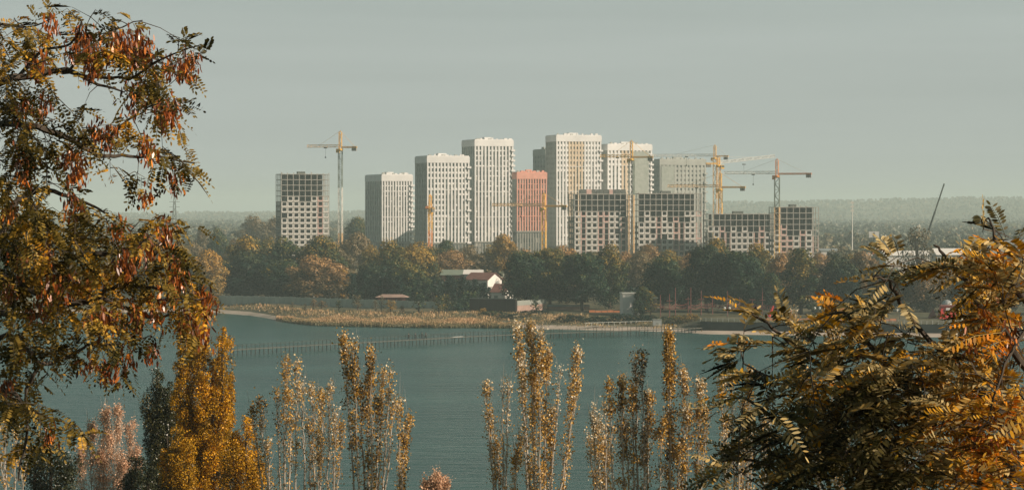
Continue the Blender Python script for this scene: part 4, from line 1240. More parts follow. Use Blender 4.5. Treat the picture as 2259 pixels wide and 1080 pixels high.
mb = MB(); zc = zt * .55; yy = -(hw - (hw * .28) * .56) - .12
b_ = [(x, yy - .1 + (zz * .05), zc + zz) for x, zz in sh]; mb.quad(b_)
bk = [(x, yy + .12 + (zz * .05), zc + zz) for x, zz in sh]
for i in range(7): mb.quad([b_[i], bk[i], bk[(i + 1) % 7], b_[(i + 1) % 7]])
s0 = mb.build('shield', M['plaster'], e)
MB().box(-.3, .3, yy - .2, yy - .12, zc - .35, zc + .6).build('shield_mark', M['silver_metal'], s0)
mb = MB(); Y2 = -1; mb.quad([(-hw * 2.2, Y2, -.1), (-hw * 1.1, Y2, -.1), (-hw * 1.65, Y2, 3.1)]); mb.quad([(-hw * 2.2, Y2 + 2, -.1), (-hw * 1.65, Y2 + 2, 3.1), (-hw * 1.1, Y2 + 2, -.1)]); mb.quad([(-hw * 2.2, Y2, -.1), (-hw * 1.65, Y2, 3.1), (-hw * 1.65, Y2 + 2, 3.1), (-hw * 2.2, Y2 + 2, -.1)]); mb.quad([(-hw * 1.1, Y2, -.1), (-hw * 1.1, Y2 + 2, -.1), (-hw * 1.65, Y2 + 2, 3.1), (-hw * 1.65, Y2, 3.1)])
tn = mb.build('awning_tent', M['redpost'])
tn.location = e.location
tag(tn, 'small dark red pointed tent left of the red tower kiosk', 'tent')

# ------------------------------------------------------------------ pier
DZ = 1.5
pp = [onz(px, py, DZ) for px, py in [(438, 776), (520, 770), (725, 758), (850, 751.5), (946, 746.3), (1023, 741.5), (1199, 734.5), (1350, 729.5), (1500, 724.5), (1545, 722)]]
o0 = Vector((pp[0].x, pp[0].y, 0))
e = empty('footbridge', o0, 0, 'long narrow wooden footbridge on thin piles crossing the water to the quay', 'bridge')
pp = [p - o0 for p in pp]
dk = MB(); rail = MB(); stations = []
for a, b_ in zip(pp[:-1], pp[1:]):
    t = (b_ - a).normalized(); nrm = Vector((-t.y, t.x, 0)) * .75
    dk.quad([a - nrm, b_ - nrm, b_ + nrm, a + nrm]); dk.quad([a - nrm + Vector((0, 0, -.18)), a - nrm, b_ - nrm, b_ - nrm + Vector((0, 0, -.18))][::-1]); dk.quad([a + nrm, a + nrm + Vector((0, 0, -.18)), b_ + nrm + Vector((0, 0, -.18)), b_ + nrm])
    n = max(1, round((b_ - a).length / 3.1))
    for i in range(n): stations.append((a.lerp(b_, i / n), nrm))
    for s_ in (-1, 1): rail.bar(a + nrm * s_ + Vector((0, 0, 1.0)), b_ + nrm * s_ + Vector((0, 0, 1.0)), .03)
dk.build('deck', M['wood_d'], e); rail.build('handrail', M['post'], e)
pile = MB().tube([(0, 0, -1.4 - DZ), (0, 0, 0)], .12, 6).mesh('pile', M['post'])
rpm = MB().box(-.06, .06, -.06, .06, 0, 1.2).mesh('rail_post', M['post'])
rest = MB(); rest2 = MB()
for i, (c, nrm) in enumerate(stations):
    for s_ in (-1, 1):
        q = c + nrm * .95 * s_
        tilt = (random.uniform(-.04, .04), random.uniform(-.04, .04), 0)
        if i * 2 < 100 and (i * 2 + (s_ > 0)) < 100:
            o = link('pile', pile, e, q - Vector((0, 0, .05))); o.rotation_euler = tilt
            o = link('rail_post', rpm, e, q); o.rotation_euler = tilt
        else:
            rest.tube([(q.x, q.y, -1.4), (q.x, q.y, q.z)], .12, 6); rest2.box(q.x - .06, q.x + .06, q.y - .06, q.y + .06, q.z, q.z + 1.15)
if rest.v:
    rest.build('further_piles', M['post'], e)['kind'] = 'stuff'; rest2.build('further_rail_posts', M['post'], e)['kind'] = 'stuff'
# pale sheet lying on the deck
mid = onz(1008, 742.5, DZ + .02) - o0
dirv = (pp[5] - pp[4]).normalized(); nr = Vector((-dirv.y, dirv.x, 0)) * .6
mb = MB(); mb.quad([mid - dirv * 2.2 - nr, mid + dirv * 2.2 - nr, mid + dirv * 2.2 + nr, mid - dirv * 2.2 + nr]); mb.v = [(x + o0.x, y + o0.y, z + .05) for x, y, z in mb.v]
mb2 = MB(); mb2.box(-2.2, 2.2, -.55, .55, 0, .05)
o = mb2.build('board_sheet', M['plaster'], None, mid + o0 + Vector((0, 0, .01))); o.rotation_euler = (0, 0, math.atan2(dirv.y, dirv.x)); tag(o, 'pale board sheet lying on the footbridge right of the walkers', 'board')

# gate box + side gangway with rail near the quay
P = onz(1450, 724, .3)
e = empty('gate_booth', (P.x, P.y + 2, .3), .1, 'grey gate booth beside the shore end of the footbridge', 'booth')
MB().box(-1.3, 1.3, -.8, .8, -.6, 2.6).build('wall', M['silver_metal'], e); MB().box(-1.45, 1.45, -.95, .95, 2.6, 2.75).build('roof', M['dark_wall'], e); MB().box(-.4, .4, -.84, -.79, -.3, 1.7).build('door', M['dark_wall'], e)
P0, P1 = onz(1290, 719, 1.0), onz(1448, 714, 1.0)
e = empty('side_gangway', (P0.x, P0.y, 1.0), math.atan2(P1.y - P0.y, P1.x - P0.x), 'low railed gangway along the shore left of the gate booth', 'gangway'); L = (P1 - P0).length
MB().box(0, L, -.5, .5, -.12, 0).build('deck', M['wood'], e)
mb = MB(); mb.bar((0, -.5, 1), (L, -.5, 1), .04); mb.bar((0, .5, 1), (L, .5, 1), .04); mb.build('handrail', M['grey_wall'], e)
for k in range(int(L / 2.2) + 1): MB().box(k * 2.2 - .05, k * 2.2 + .05, -.55, -.45, -1.6, 1.0).build('post', M['grey_wall'], e)


# ------------------------------------------------------------------ people
def skin_obj(name, verts, edges, radii, mat, parent, sub=1):
    me = bpy.data.meshes.new(name); me.from_pydata(verts, edges, []); me.update(); me.materials.append(mat)
    o = link(name, me, parent)
    md = o.modifiers.new('skin', 'SKIN')
    for v, r in zip(me.skin_vertices[0].data, radii): v.radius = (r, r) if not hasattr(r, '__len__') else r
    me.skin_vertices[0].data[0].use_root = True
    s_ = o.modifiers.new('sub', 'SUBSURF'); s_.levels = sub; s_.render_levels = sub
    return o


def person(label, px, jacket, trousers, stride=.25, face=0.0, h=1.75, bag=False, lean=0.0):
    ds = [onz(p_[0], p_[1], DZ) for p_ in [(850, 751.5), (946, 746.3), (1023, 741.5)]]
    # point on the deck centre line at this px
    best = min((ds[0].lerp(ds[1], t / 200) for t in range(201)), key=lambda q: abs(q.x / q.y - (px - CX) / F))
    e = empty('person', best, face, label, 'person', 'walkers on the footbridge')
    k = h / 1.75; s = stride; le = lean
    # facing local +x
    V = [(0, 0, .95), (le * .3, 0, 1.12), (le * .7, 0, 1.32), (le, 0, 1.45), (le + .01, 0, 1.55), (le + .03, 0, 1.63), (le + .02, 0, 1.72),
         (0, .10, .90), (s * .45, .10, .50), (s * .9, .09, .09), (s * .9 + .17, .10, .03),
         (0, -.10, .90), (-s * .2, -.10, .49), (-s, -.09, .12), (-s + .15, -.10, .04),
         (le, .19, 1.42), (le - s * .4, .25, 1.15), (le - s * .3, .25, .92), (le - s * .2 + .03, .25, .80),
         (le, -.19, 1.42), (le + s * .5, -.25, 1.16), (le + s * .9 + .05, -.24, .96), (le + s * .9 + .12, -.23, .86)]
    E = [(0, 1), (1, 2), (2, 3), (3, 4), (4, 5), (5, 6), (0, 7), (7, 8), (8, 9), (9, 10), (0, 11), (11, 12), (12, 13), (13, 14), (3, 15), (15, 16), (16, 17), (17, 18), (3, 19), (19, 20), (20, 21), (21, 22)]
    R = [.14, .13, .15, .12, .055, .10, .085, .09, .062, .042, .035, .09, .062, .042, .035, .06, .045, .035, .03, .06, .045, .035, .03]
    V = [(x * k, y * k, z * k) for x, y, z in V]
    skin_obj('body', V, E, R, M['skin'], e)
    skin_obj('jacket', [V[i] for i in (0, 1, 2, 3, 15, 16, 17, 19, 20, 21)], [(0, 1), (1, 2), (2, 3), (3, 4), (4, 5), (5, 6), (3, 7), (7, 8), (8, 9)], [.17, .16, .175, .14, .085, .07, .055, .085, .07, .055], M[jacket], e)
    skin_obj('trousers', [V[i] for i in (0, 7, 8, 9, 11, 12, 13)], [(0, 1), (1, 2), (2, 3), (0, 4), (4, 5), (5, 6)], [.17, .135, .11, .09, .135, .11, .09], M[trousers], e)
    for i in (10, 14):
        a, b_ = Vector(V[i - 1]), Vector(V[i])
        skin_obj('shoe', [(a.x - .05, a.y, .05), (a.x + .08, a.y, .05), (b_.x + .05, b_.y, .04)], [(0, 1), (1, 2)], [.055, .06, .045], M['cloth_d'], e)
    hx, hz = V[5][0], V[5][2]
    mb = MB(); mb.lathe([(.108, hz - .02), (.118, hz + .05), (.10, hz + .12), (.04, hz + .17)], 12, hx - .02, 0); mb.build('hair', M['hair'], e)
    mb = MB(); mb.box(hx + .09, hx + .13, -.015, .015, hz - .02, hz + .03); mb.build('nose', M['skin'], e)
    if bag:
        bx = MB(); bx.box(le - .34, le - .17, -.15, .15, 1.0, 1.42); b_ = bx.build('backpack', M['cloth_g'])
        b_.location = best; b_.rotation_euler = (0, 0, face); tag(b_, 'small grey backpack on the back of the leftmost walker', 'backpack')
    return e


person('leftmost walker on the footbridge, dark clothes, walking left with a backpack', 901, 'cloth_d', 'cloth_d', .28, math.pi - .1, 1.78, bag=True)
person('second walker from the left in dark clothes, walking alone', 916, 'cloth_b', 'cloth_d', .22, math.pi, 1.76)
person('taller one of the close pair of walkers, dark jacket', 931, 'cloth_d', 'cloth_b', .25, math.pi + .1, 1.80)
person('rightmost walker of the close pair, grey jacket, leaning forward', 938.5, 'cloth_g', 'cloth_d', .34, math.pi - .15, 1.66, lean=-.12)

# ------------------------------------------------------------------ reeds
def reeds(name, label, n, px0, px1, d0, d1, h0, h1, tone0, seed, prof=None):
    r = np.random.default_rng(seed)
    px = px0 + (px1 - px0) * r.random(n)
    sd = np.interp(px, np.arange(px0, px1 + 10, 10), [shore_d(a) for a in np.arange(px0, px1 + 10, 10)])
    dd = d0 + (d1 - d0) * r.random(n)
    if prof is not None: dd = dd * np.interp(px, [a for a, _ in prof], [b for _, b in prof])
    Y = sd + dd; X = (px - CX) / F * Y
    pn = 0.5 + 0.5 * np.sin(X * .31) * np.sin(X * 0.083 + Y * .15)
    pn = pn * .6 + .4 * (0.5 + 0.5 * np.sin(X * .9 + 3 * np.sin(Y * .4)) * np.cos(X * .17 - Y * .6))
    H = (h0 + (h1 - h0) * r.random(n)) * (0.45 + 0.85 * pn)
    z = np.clip(-0.3 + dd / 12 * 0.75, -.4, 3)
    base = np.stack([X, Y, z - .2], 1)
    lean = np.stack([r.normal(size=n) * .18, r.normal(size=n) * .18, np.ones(n)], 1) * H[:, None]
    side = unit(np.stack([r.normal(size=n), r.normal(size=n), np.zeros(n)], 1)) * (.07 + .12 * r.random(n))[:, None]
    v = np.stack([base - side, base + side, base + lean * .8 + side * 1.3, base + lean - side * .2], 1)
    tone = np.clip(tone0 + .7 * (pn - .5) + .15 * r.normal(size=n), 0, 1)
    me = np_mesh(name, v, 4, M['reed'], tone); o = link(name, me); tag(o, label, name, kind='stuff')


reeds('reeds', 'golden reed bed along the far shore', 26000, 610, 1150, 3, 23, .9, 1.7, .62, 5, prof=[(610, .3), (680, .7), (800, 1), (1060, .9), (1150, .3)])
reeds('reeds', 'darker green fringe of reeds at the water edge', 20000, 625, 1150, -5, 4, 1.0, 2.0, .02, 6)
reeds('grass', 'dry grass on the bank between the fence and the reeds', 9000, 480, 1300, 22, 50, .4, 1.1, .35, 8)
reeds('grass', 'rough grass behind the beach below the big trees', 5000, 1150, 1550, 10, 45, .3, .9, .2, 9)


# ------------------------------------------------------------------ foreground: locust trees
def compound(P, T_, Nn, L, pairs, ll, lw, tone, droop=.25, taper=True):
    """pinnate leaves. P base, T_ direction, Nn normal; returns hex cards and tone"""
    n = len(P); out = []; to = []
    Sd = unit(np.cross(Nn, T_)); down = np.array([0, 0, -1.0])
    fold = RNG.uniform(-.5, .5, size=(n, 1))
    for k in range(pairs + 1):
        t = .18 + .82 * k / pairs
        C0 = P + T_ * (L[:, None] * t) + down * (droop * L * t * t)[:, None]
        tt = unit(T_ + down * (2 * droop * t))
        sz = (1 - .35 * abs(t - .5) * 1.2) if taper else 1
        sides = (1, -1) if k < pairs else (0,)
        for s_ in sides:
            if s_ == 0: ax = tt
            else: ax = unit(Sd * s_ * .93 + tt * .35 + Nn * (fold * .8 + RNG.normal(size=(n, 1)) * .12))
            wd_ = unit(np.cross(ax, Nn + RNG.normal(size=(n, 3)) * .28))
            l_ = ll * sz * RNG.uniform(.8, 1.15, size=(n, 1)); w_ = lw * sz * RNG.uniform(.8, 1.15, size=(n, 1))
            keep = RNG.random(n) > .05
            out.append(cards(C0 + ax * l_ * .55, ax * l_, wd_ * w_, HEX)[keep]); to.append((tone + RNG.normal(size=n) * .05)[keep])
    # rachis as a thin sliver
    w_ = Sd * .0022
    a, b_ = P, P + T_ * L[:, None] + down * (droop * L)[:, None]
    m_ = P + T_ * L[:, None] * .5 + down * (droop * L * .25)[:, None]
    out.append(np.stack([a - w_, m_ - w_, b_, b_ + w_ * .3, m_ + w_, a + w_], 1)); to.append(tone * .6)
    return np.concatenate(out), np.concatenate(to)


def path_pts(path, Y0, r):
    pts = []
    dY = 0
    for i, p_ in enumerate(path):
        Y = Y0 + (p_[2] if len(p_) > 2 else 0)
        pts.append(at(p_[0], p_[1], Y))
    # smooth subdivide
    out = []
    for i in range(len(pts) - 1):
        p0 = pts[max(i - 1, 0)]; p1 = pts[i]; p2 = pts[i + 1]; p3 = pts[min(i + 2, len(pts) - 1)]
        for t in (0, .25, .5, .75):
            q = 0.5 * ((2 * p1) + (p2 - p0) * t + (2 * p0 - 5 * p1 + 4 * p2 - p3) * t * t + (3 * p1 - p0 - 3 * p2 + p3) * t ** 3)
            out.append(q + Vector((r.gauss(0, 1), r.gauss(0, 1), r.gauss(0, 1))) * .006 * Y0 / 20)
    out.append(pts[-1])
    return out


def locust(label, Y0, trunk, limbs, blobs, leaf_mat_, L0, pairs, ll, lw, nscale, seed, outdir, pods=None, tonefn=None, upness=0.1, twig_r=.0035, offdensity=None, sizevar=.25, bark='bark', droop=.3, dspread=1.2, pod_s=1.0, gap=None, flat=(.35, .35), wild=.7):
    r = random.Random(seed)
    base = trunk[0]
    e = empty('locust_tree', base, 0, label, 'tree', None)
    wood = MB()
    wood.tube([Vector(p_) - Vector(base) for p_ in trunk], [.19 - .13 * i / (len(trunk) - 1) for i in range(len(trunk))], 9)
    tw = MB()
    nodes = []
    lb = MB()
    for path, r0, r1 in limbs:
        pts = path_pts(path, Y0, r)
        lb.tube([q - Vector(base) for q in pts], [r0 + (r1 - r0) * i / (len(pts) - 1) for i in range(len(pts))], 6)
        nodes += pts[2:] if len(pts) > 6 else pts
    wood.build('trunk', M[bark], e)
    NA = np.array([tuple(q) for q in nodes])
    P, D, Nn, Tn = [], [], [], []
    podpos = []
    for (bx, by, br, dens) in blobs:
        nt_w = max(1, int(dens * nscale * br * br / 400.0))
        btone = r.gauss(0, .12)
        for _ in range(nt_w):
            a = r.uniform(0, 6.283); q = br * math.sqrt(r.random())
            px, py = bx + q * math.cos(a), by + q * math.sin(a) * .9
            Y = Y0 + r.uniform(-dspread, dspread)
            if gap and gap[0] < px < gap[2] and gap[1] < py < gap[3]: continue
            p_ = at(px, py, Y)
            dist = np.linalg.norm(NA - np.array(p_), axis=1)
            near = Vector(NA[int(np.argmin(dist + .12 * RNG.random(len(NA))))])
            mid = near.lerp(p_, .5) + Vector((0, 0, .05 * r.random()))
            ex = (p_ - near)
            if ex.length > .02:
                tw.tube([near - Vector(base), mid - Vector(base), p_ - Vector(base)], [twig_r * 1.4, twig_r, twig_r * .5], 3, cap=False)
            if ex.length > .12: NA = np.vstack([NA, [tuple(mid)], [tuple(near.lerp(p_, .8))]])
            # leaves clustered toward the twig end
            nl = r.choice((2, 3, 3, 4))
            for j in range(nl):
                t = 1 - j * .17
                pos = near.lerp(p_, t) if t > .5 else mid
                dirv = Vector((r.gauss(0, wild) + outdir[0], r.gauss(0, wild), r.gauss(0, wild * .7) + upness + outdir[1]))
                if ex.length > .02: dirv += ex.normalized() * .7
                dirv.normalize()
                nn = Vector((r.gauss(0, flat[0]), r.gauss(0, flat[0]) - flat[1], 1)).normalized()
                P.append(tuple(pos - Vector(base))); D.append(tuple(dirv)); Nn.append(tuple(nn))
                tv = (tonefn(px, py) if tonefn else .35) + btone + r.gauss(0, .13)
                Tn.append(tv)
    P, D, Nn, Tn = np.array(P), np.array(D), np.array(Nn), np.clip(np.array(Tn), 0, 1)
    Nn = unit(Nn - D * np.sum(Nn * D, 1, keepdims=True))
    L = L0 * (1 + RNG.normal(size=len(P)) * sizevar); L = np.clip(L, L0 * .45, L0 * 1.5)
    v, t = compound(P, D, Nn, L, pairs, ll, lw, Tn, droop)
    link('crown', np_mesh('locust_crown', v, 6, leaf_mat_, t), e)
    off = len(lb.v); lb.v += tw.v; lb.f += [tuple(i + off for i in f) for f in tw.f]; lb.m += tw.m
    lb.build('branches', M[bark], e)
    print('locust leaves', len(P), 'cards', len(v))
    # seed pods
    if pods:
        variants = []
        for k in range(5):
            vs, ts = [], []
            n = 26
            hang = RNG.normal(size=(n, 3)) * [.035, .035, .05] * pod_s
            dirs = unit(RNG.normal(size=(n, 3)) * .3 + np.array([0, 0, -1.0]))
            nn = rnd_unit(n); wv = unit(np.cross(dirs, nn))
            ln = (.052 + .024 * RNG.random((n, 1))) * pod_s
            v = cards(hang + dirs * ln * .5, dirs * ln, wv * .0155 * pod_s * RNG.uniform(.8, 1.3, size=(n, 1)), HEX)
            t = np.clip(.45 + .25 * RNG.normal(size=n), 0, 1)
            variants.append(np_mesh('pod_cluster', v, 6, M['pods'], t))
        for i, (bx, by, br, cnt) in enumerate(pods):
            for _ in range(cnt):
                a = r.uniform(0, 6.283); q = br * math.sqrt(r.random())
                p_ = at(bx + q * math.cos(a), by + q * math.sin(a), Y0 - r.uniform(-.3, dspread * .8))
                podpos.append(p_)
        r.shuffle(podpos)
        for p_ in podpos[:100]:
            o = link('pod_cluster', r.choice(variants), e, p_ - Vector(base)); o.rotation_euler = (0, 0, r.uniform(0, 6.28)); s_ = r.uniform(.8, 1.35); o.scale = (s_, s_, s_)
        if len(podpos) > 100:
            extra = podpos[100:]
            vv = []; tt = []
            for p_ in extra:
                n = 24
                dirs = unit(RNG.normal(size=(n, 3)) * .3 + np.array([0, 0, -1.0])); nn = rnd_unit(n); wv = unit(np.cross(dirs, nn)); ln = (.052 + .024 * RNG.random((n, 1))) * pod_s
                c = np.array(tuple(p_ - Vector(base))) + RNG.normal(size=(n, 3)) * [.035, .035, .05] * pod_s
                vv.append(cards(c + dirs * ln * .5, dirs * ln, wv * .0175 * pod_s, HEX)); tt.append(np.clip(.45 + .25 * RNG.normal(size=n), 0, 1))
            o = link('further_pods', np_mesh('further_pods', np.concatenate(vv), 6, M['pods'], np.concatenate(tt)), e); o['kind'] = 'stuff'
    return e


# left tree
Y0 = 22.0
tb = Vector((-6.2, 22.0, near_h(22) - .2))
trunkL = [tuple(tb), (-6.0, 22.1, 32.5), (-5.75, 22.0, 34.5), (-5.7, 22.0, 36.3), (-5.5, 22.1, 38.2)]
limbsL = [
    ([(-420, 420), (-150, 250), (0, 180), (60, 170, .2), (150, 157, .3), (215, 185, .4), (275, 204, .4)], .045, .006),
    ([(140, 160, .3), (220, 170, .1), (300, 168, -.2), (345, 135, -.3), (400, 112, -.4), (445, 98, -.5)], .016, .004),
    ([(40, 168, .2), (100, 112, 0), (155, 95, -.2), (180, 50, -.4), (150, 30, -.4)], .016, .004),
    ([(150, 157, .3), (190, 120), (230, 80, .3), (270, 60, .4), (315, 45, .4)], .013, .004),
    ([(-420, 520), (-120, 320), (0, 275), (60, 275, -.3), (140, 302, -.2), (215, 341, 0), (270, 344, .2), (350, 345, .3), (430, 360, .3)], .04, .005),
    ([(180, 320, -.1), (240, 300, -.3), (300, 255, -.4), (350, 230, -.5), (400, 245, -.5)], .013, .004),
    ([(-420, 620), (-140, 560), (-20, 545), (15, 470, .3), (60, 430, .4), (120, 420, .4), (190, 450, .3), (240, 470, .2)], .05, .006),
    ([(-420, 700), (-100, 615), (0, 612), (40, 622, .2), (100, 600, .2), (180, 560, -.1), (240, 560, -.2), (300, 540, -.3), (350, 510, -.3), (400, 490, -.3)], .05, .005),
    ([(40, 622, .2), (120, 660, .1), (200, 665, 0), (250, 630, -.2), (310, 632, -.2), (370, 640, -.3), (440, 660, -.3), (470, 650, -.3)], .028, .005),
    ([(-420, 820), (-80, 700), (0, 690), (60, 700), (130, 680, .2), (210, 660, .3), (280, 680, .3), (340, 700, .3), (400, 690, .3), (425, 720, .3)], .035, .006),
    ([(-420, 900), (-100, 770), (0, 740), (50, 760), (90, 800), (140, 790, .2), (200, 760, .3), (260, 760, .3), (330, 740, .2)], .03, .005),
    ([(200, 665, 0), (230, 720, .2), (240, 780, .2), (270, 830, .2)], .009, .003),
    ([(90, 800), (60, 860), (60, 900), (110, 920), (160, 935), (190, 960)], .018, .004),
    ([(-420, 1000), (-100, 900), (0, 860), (40, 880), (60, 930), (50, 1000), (40, 1060)], .03, .006),
    ([(-200, 60, .3), (-60, 30, .2), (0, 50), (60, 60), (120, 40, -.2)], .02, .004),
]
blobsL_ = [(20, 75, 50, .8), (15, 190, 55, .8), (60, 60, 34, .7), (85, 105, 45, .8), (150, 32, 26, .9), (165, 60, 26, .8), (200, 85, 34, .9), (245, 32, 26, .8), (255, 90, 40, .9), (305, 55, 24, .6), (90, 150, 30, .5),
          (225, 130, 32, .8), (300, 125, 40, .9), (350, 150, 34, 1.), (400, 110, 28, .8), (445, 100, 22, .7), (440, 165, 20, .7), (400, 90, 16, .5), (340, 200, 40, 1.1), (330, 245, 34, .9), (385, 240, 28, .9), (400, 260, 14, .7), (300, 200, 24, .7),
          (70, 220, 32, .6), (120, 225, 22, .5), (25, 250, 45, .9), (60, 280, 38, .8), (120, 275, 30, .7), (185, 255, 24, .7), (180, 290, 34, .8), (120, 330, 40, .8), (50, 350, 50, .9), (190, 340, 30, .6), (265, 275, 32, .8), (260, 315, 26, .7),
          (300, 310, 20, .6), (240, 385, 16, .5), (300, 385, 24, .7), (330, 345, 26, .7), (385, 350, 30, .8), (420, 345, 18, .6), (405, 385, 26, .8), (310, 420, 24, .8), (370, 400, 16, .6),
          (25, 420, 50, 1.0), (80, 420, 34, .8), (150, 430, 30, .7), (60, 470, 45, 1.0), (170, 470, 30, .8), (15, 500, 45, 1.1), (110, 500, 48, 1.1), (190, 495, 34, .9), (235, 465, 26, .7), (260, 480, 16, .6),
          (30, 560, 48, 1.1), (95, 560, 46, 1.1), (160, 545, 42, 1.1), (225, 540, 38, 1.), (285, 545, 34, .9), (330, 545, 34, .9), (350, 495, 26, .8), (385, 490, 26, .8), (425, 500, 16, .6), (380, 555, 34, .9), (405, 580, 26, .8),
          (30, 640, 52, 1.1), (100, 630, 46, 1.1), (165, 620, 44, 1.1), (230, 610, 42, 1.1), (295, 610, 40, 1.), (350, 610, 36, 1.), (400, 630, 30, .9), (455, 650, 22, .9), (430, 690, 30, 1.1), (395, 690, 30, .9),
          (40, 710, 50, 1.1), (110, 700, 45, 1.), (175, 690, 42, 1.), (235, 690, 40, 1.), (295, 690, 36, .9), (345, 670, 30, .8), (430, 740, 28, .9), (400, 725, 24, .8),
          (30, 790, 48, 1.1), (95, 770, 40, .9), (150, 770, 38, .9), (205, 755, 34, .8), (255, 750, 34, .8), (300, 750, 30, .8), (335, 770, 22, .7), (250, 800, 28, .8), (205, 810, 24, .6), (155, 810, 22, .5), (275, 840, 18, .6),
          (30, 860, 50, 1.0), (85, 840, 30, .6), (45, 920, 46, 1.), (95, 905, 28, .8), (130, 940, 30, .8), (165, 950, 26, .8), (190, 965, 14, .6), (70, 975, 36, .8), (20, 980, 30, .7), (30, 310, 40, .8), (10, 130, 35, .7)]
blobsL = [(a, b, c, d * (.68 if b > 740 else (.8 if b > 660 else (.85 if b < 450 else .92)))) for a, b, c, d in blobsL_]
podsL = [(190, 75, 22, 4), (170, 105, 18, 3), (210, 120, 24, 5), (215, 145, 14, 3), (260, 90, 20, 4), (300, 105, 26, 6), (320, 120, 14, 3), (110, 55, 10, 2), (90, 140, 18, 3), (40, 245, 18, 3), (100, 215, 14, 2),
         (395, 140, 24, 5), (420, 120, 12, 2), (360, 150, 10, 2), (310, 190, 22, 4), (360, 235, 26, 5), (375, 250, 12, 2), (300, 240, 14, 2), (235, 295, 18, 4), (200, 285, 14, 2), (50, 350, 24, 4), (170, 370, 20, 4), (140, 345, 14, 2),
         (320, 320, 16, 3), (385, 385, 14, 2), (315, 425, 12, 2), (155, 445, 14, 3), (255, 500, 10, 2), (370, 510, 20, 4), (40, 570, 18, 3), (100, 550, 20, 3), (290, 575, 24, 4), (320, 560, 16, 3), (180, 620, 20, 3), (130, 630, 18, 3),
         (395, 590, 26, 4), (380, 630, 18, 3), (445, 650, 20, 5), (455, 665, 10, 2), (345, 670, 20, 3), (420, 700, 24, 5), (440, 735, 12, 3), (210, 700, 24, 4), (240, 720, 18, 3), (80, 690, 24, 3), (300, 690, 16, 2), (270, 720, 14, 2), (10, 850, 14, 2),
         (240, 815, 16, 3), (275, 790, 12, 2), (185, 800, 10, 1), (115, 950, 14, 2), (25, 650, 18, 2), (330, 770, 10, 2), (60, 760, 20, 2), (20, 460, 20, 2)]
locust('big locust tree reaching in from the left with rusty hanging seed pods', Y0, trunkL, limbsL, blobsL, M['locust'], .17, 7, .046, .022, 3.0, 31, (.1, -.35), podsL,
       tonefn=lambda x, y: .27 + (.06 if y > 600 else 0) + .05 * math.sin(x * .05) * math.sin(y * .04), droop=.35)

# right tree
Y1 = 15.0
tb = Vector((3.9, 15.4, near_h(15.4) - .2))
trunkR = [tuple(tb), (3.7, 15.3, 32.5), (3.45, 15.2, 33.8), (3.2, 15.2, 34.8), (3.0, 15.2, 35.6)]
limbsR = [
    ([(2600, 1350), (2400, 1200), (2150, 1060, .3), (1960, 930, .3), (1850, 830, .2), (1760, 770, .1), (1690, 710, 0), (1650, 690, -.1)], .03, .005),
    ([(2600, 1300), (2300, 1100), (2100, 930, .2), (1980, 830, .2), (1900, 740, .1), (1860, 690, 0), (1800, 700, 0)], .03, .005),
    ([(2600, 1250), (2400, 1050), (2200, 900, 0), (2080, 780, .1), (2000, 690, 0), (1960, 620, -.1), (1920, 610, -.2)], .03, .005),
    ([(2600, 1200), (2400, 960), (2250, 800, -.2), (2180, 700, -.1), (2130, 620, 0), (2080, 560, 0), (2060, 540, 0)], .03, .005),
    ([(2600, 1100), (2400, 850), (2290, 700, -.3), (2220, 600, -.2), (2195, 520, -.1), (2180, 480, 0)], .03, .005),
    ([(2500, 1400), (2200, 1200), (1980, 1080, .4), (1820, 980, .4), (1720, 930, .4), (1650, 880, .3), (1610, 880, .3)], .025, .005),
    ([(2400, 1400), (2100, 1230), (1900, 1130, .3), (1760, 1060, .3), (1680, 1020, .3), (1620, 1010, .2)], .025, .005),
    ([(1960, 930, .3), (1860, 900, .2), (1760, 850, .1), (1680, 820, .1), (1640, 800, .1)], .012, .004),
    ([(2100, 930, .2), (2000, 900, 0), (1900, 850, -.2), (1830, 800, -.3)], .012, .004),
    ([(2250, 900, -.4), (2200, 980, -.5), (2150, 1040, -.6), (2100, 1080, -.7)], .012, .004),
    ([(2290, 700, -.3), (2240, 760, -.5), (2200, 850, -.7), (2180, 930, -.8)], .012, .004),
]
